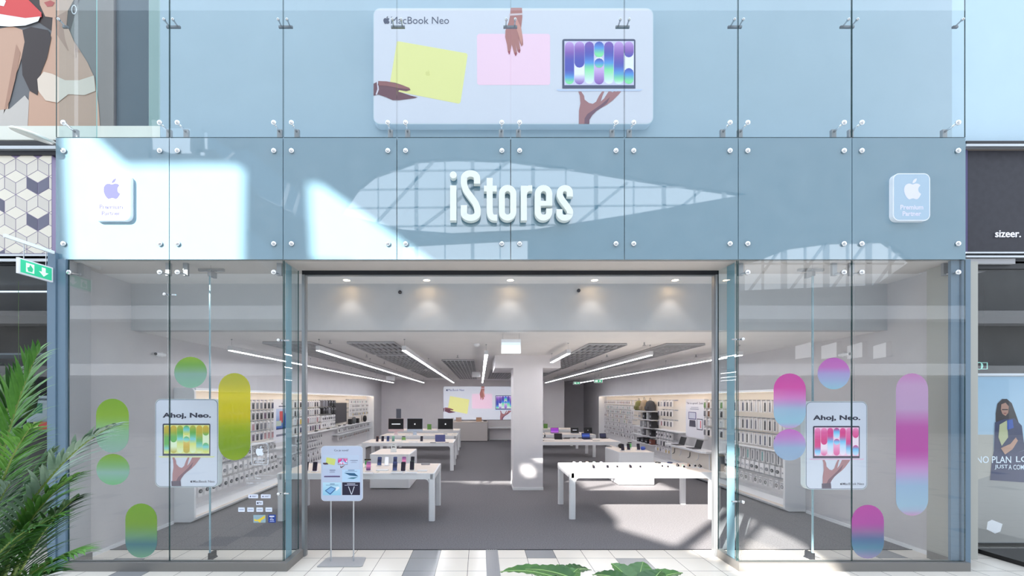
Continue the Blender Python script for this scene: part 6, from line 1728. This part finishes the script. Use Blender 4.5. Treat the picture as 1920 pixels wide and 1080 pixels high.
A.poly(q_([(1877, 767), (1888, 767), (1888, 769), (1877, 769)]), (60, 44, 44), 5); A.poly(q_([(1880, 774), (1885, 774), (1885, 775.5), (1880, 775.5)]), (130, 60, 60), 5)
A.poly(q_([(1864, 792), (1880, 786), (1900, 784), (1914, 798), (1918, 830), (1924, 842), (1900, 850), (1862, 846)]), (40, 48, 84), 5)
A.poly(q_([(1872, 796), (1886, 788), (1888, 820), (1876, 836), (1870, 820)]), (176, 180, 140), 6)
A.poly(q_([(1886, 788), (1896, 786), (1898, 802), (1886, 806)]), (36, 76, 160), 7)
A.poly(q_([(1874, 840), (1892, 832), (1902, 820), (1906, 826), (1896, 842), (1882, 852)]), (178, 138, 118), 7)
A.poly(q_([(1862, 846), (1900, 850), (1926, 842), (1930, 905), (1855, 900), (1858, 866)]), (48, 54, 90), 4)
A.col = lin((216, 226, 234))
for txt, x0_, y0_, x1_, y1_ in (('NO PLAN', 1828, 868, 1893, 855), ('JUST', 1862, 880, 1887, 871), ('A COMPANY', 1888, 880, 1940, 871), ('LOG', 1902, 866, 1940, 855)):
    a, c = at(x0_, y0_, PD), at(x1_, y1_, PD); A.text(txt, a.x, a.z, c.x - a.x, c.z - a.z, (212, 224, 234), .01, layer=8)
A.poly(q_([(1850, 978), (1858, 974), (1878, 982), (1874, 996), (1864, 1000), (1848, 992)]), (226, 230, 236), 5)
A.build('printed_picture', print_mat('poster_backlit', emit=.35), t, fixn=False)
mb = MB(); bx(mb, 1826, 2150, 700, 704.5, PD - .02, .03); struct('trim_16', mb, MATS['silver_rail'])
# outlined sign inside
t = thing('outline_sign', 'faint glowing outline sign of ring and square in the dark shop on the right', 'sign', at(1840, 695, 6.2))
mb = MB()
c = at(1836, 686, 6.2); mb.tube([(c.x + .055 * math.cos(R(a)), 6.2, c.z + .055 * math.sin(R(a))) for a in range(0, 361, 30)], .006, 6)
c = at(1845, 686, 6.2); mb.tube([(c.x + x, 6.2, c.z + z) for x, z in ((-.04, -.05), (.05, -.05), (.05, .05), (-.04, .05), (-.04, -.05))], .006, 6)
mb.build('tube', mat('neon_teal', (150, 210, 200), .3, emit=(150, 215, 205), es=.8), t)
mb = MB(); mb.cyl((c.x, 6.2, c.z + .05), (c.x, 6.2, 3.8), .002, n=5); mb.build('wire', DARK, t)

# ================================================================== PLANTS IN FRONT
LEAFS = {}
def leafmat(nm, c1, c2, rough=.42):
    m_ = noise_mat(nm, c1, c2, 9, rough, spec=.5)
    b_ = m_.node_tree.nodes['Principled BSDF']
    b_.inputs['Transmission Weight'].default_value = 0
    b_.inputs['Subsurface Weight'].default_value = 0.0
    return m_
LG = [leafmat('palm_green', (66, 118, 50), (112, 164, 74)), leafmat('palm_deep_green', (38, 76, 34), (66, 110, 48)), leafmat('palm_silver', (112, 140, 122), (156, 178, 160), .3)]
def blade(mb, p, d, up, L, w_, droop, n=6, fold=.25):
    """one leaflet: a folded tapering strip from p along d, bending towards -z"""
    d = d.normalized(); side = d.cross(up).normalized(); pts = []
    q = p.copy(); dd = d.copy()
    for i in range(n + 1):
        f = i / n
        ww = w_ * math.sin(PI * min(1, (f * .86 + .1))) ** .8 * (1 - f ** 3 * .9)
        nn_ = side.cross(dd).normalized()
        pts.append((q + side * ww + nn_ * (-ww * fold), q + nn_ * ww * fold * .4, q - side * ww + nn_ * (-ww * fold)))
        q = q + dd * (L / n); dd = (dd + Vector((0, 0, -droop / n))).normalized()
    V = [v for t_ in pts for v in t_]
    F = []
    for i in range(n):
        a = i * 3
        F += [(a, a + 3, a + 4, a + 1), (a + 1, a + 4, a + 5, a + 2)]
    i0 = len(mb.v); mb.smooth = True; mb.raw(V, F); mb.smooth = False
pr_ = random.Random(21)
def frond(t, base, tip, sag, nl, ll, mi, lw=.0105, spread=1.0):
    nl = int(nl * 1.45)
    base, tip = Vector(base), Vector(tip)
    mid = (base + tip) / 2 + Vector((0, 0, sag)) + (tip - base).cross(Vector((0, 1, 0))).normalized() * .05
    curve = []
    for i in range(25):
        s_ = i / 24; curve.append(base * (1 - s_) ** 2 + mid * 2 * s_ * (1 - s_) + tip * s_ ** 2)
    mb = MB(); mb.cur = 1; mb.smooth = True
    mb.tube(curve, [.009 * (1 - i / 26) + .002 for i in range(25)], 6)
    mb.cur = 0
    for k in range(nl):
        s_ = .22 + .78 * k / (nl - 1)
        i = min(23, int(s_ * 24)); p = curve[i].lerp(curve[i + 1], s_ * 24 - i)
        d = (curve[i + 1] - curve[i]).normalized()
        L = ll * (math.sin(PI * min(1, .25 + s_ * .72)) ** .6) * pr_.uniform(.85, 1.1)
        for sg in (-1, 1):
            out = Vector((0, 0, 1)).cross(d)
            if out.length < .2: out = Vector((0, 1, 0))
            out = (out.normalized() * sg)
            dirv = (d * (.75 + .5 * s_) + out * spread * (1 - .45 * s_) + Vector((pr_.uniform(-.12, .12), pr_.uniform(-.12, .12), pr_.uniform(.0, .28))))
            blade(mb, p, dirv, Vector((0, 0, 1)), L, lw * pr_.uniform(.8, 1.2), pr_.uniform(.5, 1.0))
    o = mb.build('frond', [LG[mi], mat('rachis', (120, 140, 70), .5)], t, fixn=False)
    return o
t = thing('potted_palm', 'large feathery green palm reaching in at the lower left corner', 'plant', (-2.95, 2.25, 0))
mb = MB(); mb.smooth = True; mb.lathe([(.001, 0), (.24, 0), (.30, .5), (.32, .52), (.28, .52), (.27, .46), (.001, .46)], (-2.95, 2.25, 0), 24); mb.build('pot', mat('pot_charcoal', (60, 60, 62), .6), t)
for k in range(9):
    a = k * 2.4; mb = MB(); mb.smooth = True
    b0 = Vector((-2.95 + .09 * math.cos(a), 2.25 + .09 * math.sin(a), .44)); mb.tube([b0, b0 + Vector((.05 * math.cos(a), .05 * math.sin(a), .3)), b0 + Vector((.12 * math.cos(a) + .05, .1 * math.sin(a), .62))], [.016, .013, .010], 7); mb.build('stem', mat('cane', (110, 130, 60), .5), t)
Bp = lambda x, y, z: (-2.95 + x, 2.25 + y, z)
for base, px, py, d_, sag, nl, ll, mi in [(Bp(.05, 0, .8), 72, 657, 2.35, .22, 26, .34, 0), (Bp(.0, .1, .8), 30, 700, 2.5, .2, 24, .34, 1), (Bp(.08, -.05, .75), 212, 797, 2.25, .30, 28, .30, 2), (Bp(.1, 0, .7), 140, 892, 2.3, .22, 24, .28, 0),
                                          (Bp(.1, .1, .7), 142, 934, 2.35, .14, 24, .26, 1), (Bp(.1, -.1, .6), 152, 1030, 2.15, .16, 22, .30, 0), (Bp(.05, 0, .75), 58, 800, 2.0, .26, 24, .30, 0), (Bp(.06, .1, .75), 95, 850, 2.55, .2, 24, .30, 1),
                                          (Bp(.05, -.1, .6), 60, 990, 1.95, .2, 22, .28, 1), (Bp(-.1, 0, .8), -60, 640, 2.3, .25, 22, .34, 0), (Bp(0, -.1, .6), 110, 965, 2.2, .2, 22, .28, 0), (Bp(0, 0, .6), 20, 905, 2.1, .2, 20, .3, 2), (Bp(0, 0, .5), 100, 1065, 2.0, .15, 20, .3, 1),
                                          (Bp(0, .1, .7), 10, 850, 2.4, .1, 22, .32, 1), (Bp(0, .15, .6), 60, 930, 2.6, .1, 22, .32, 1)]:
    frond(t, base, at(px, py, d_), sag, nl, ll, mi)
# glossy broad-leaved plant at the bottom edge
def broadleaf(t, base, tip, w_, cup, mi):
    base, tip = Vector(base), Vector(tip); L = (tip - base).length; d = (tip - base).normalized()
    side = d.cross(Vector((0, 0, 1))).normalized(); up = side.cross(d)
    mb = MB(); mb.smooth = True; n_ = 24; m_ = 6; V = []
    for i in range(n_ + 1):
        f = i / n_; ww = w_ * (math.sin(PI * f ** .8) ** .75 if 0 < f < 1 else 0.0)
        for j in range(m_ + 1):
            g_ = -1 + 2 * j / m_
            V.append(base + d * L * f + side * ww * g_ + up * (cup * 4 * f * (1 - f) * L + abs(g_) * ww * .25 + .0025 * math.sin(f * 44) * abs(g_)))
    F = [(i * (m_ + 1) + j, i * (m_ + 1) + j + 1, (i + 1) * (m_ + 1) + j + 1, (i + 1) * (m_ + 1) + j) for i in range(n_) for j in range(m_)]
    mb.raw(V, F); mb.cur = 1
    mb.tube([base + d * L * f + up * (cup * 4 * f * (1 - f) * L + .001) for f in [k / 10 for k in range(11)]], [.004 * (1 - k / 11) + .0008 for k in range(11)], 5)
    mb.build('leaf', [LG2[mi], mat('leaf_midrib', (150, 180, 110), .5)], t, fixn=False)
LG2 = [leafmat('gloss_green', (62, 98, 48), (88, 126, 62), .25), leafmat('gloss_mid_green', (46, 80, 38), (70, 106, 50), .3)]
px_, d0 = 1110, 1.75
cx_ = (px_ - 900) * d0 / FPX
t = thing('potted_broadleaf_plant', 'glossy broad-leaved green plant poking up at the bottom edge of the view', 'plant', (cx_, d0, 0))
mb = MB(); mb.smooth = True; mb.lathe([(.001, 0), (.2, 0), (.25, .42), (.26, .44), (.22, .44), (.21, .38), (.001, .38)], (cx_, d0, 0), 24); mb.build('pot', MATS['pot_charcoal'], t)
mb = MB(); mb.smooth = True
hub = Vector((cx_, d0, 1.08))
mb.tube([(cx_, d0, .37), (cx_ + .02, d0, .7), hub], [.016, .013, .008], 8); mb.build('stem', mat('cane', (110, 130, 60)), t)
for bx_, by_, tx, ty, dd, w_, mi in ((1060, 1092, 937, 1073, 1.75, .055, 0), (1065, 1100, 1045, 1058, 1.85, .06, 1), (1058, 1080, 1108, 1069, 1.7, .045, 1), (1100, 1100, 985, 1068, 1.6, .05, 1), (1190, 1105, 1146, 1056, 1.8, .065, 0), (1195, 1108, 1206, 1053, 1.85, .07, 0),
                                 (1200, 1110, 1280, 1074, 1.75, .055, 0), (1190, 1100, 1110, 1078, 1.7, .05, 1), (1210, 1120, 1240, 1070, 1.6, .06, 1), (1050, 1110, 1085, 1066, 1.6, .05, 0)):
    b0 = at(bx_, by_, dd - .05); tp = at(tx, ty, dd + .04)
    broadleaf(t, b0, tp, w_, .08, mi)
    mb = MB(); mb.smooth = True; mb.tube([hub - Vector((0, 0, .25)), (hub + b0) / 2 - Vector((0, 0, .1)), b0], [.004, .0035, .003], 6); mb.build('leaf_stalk', MATS['rachis'], t)
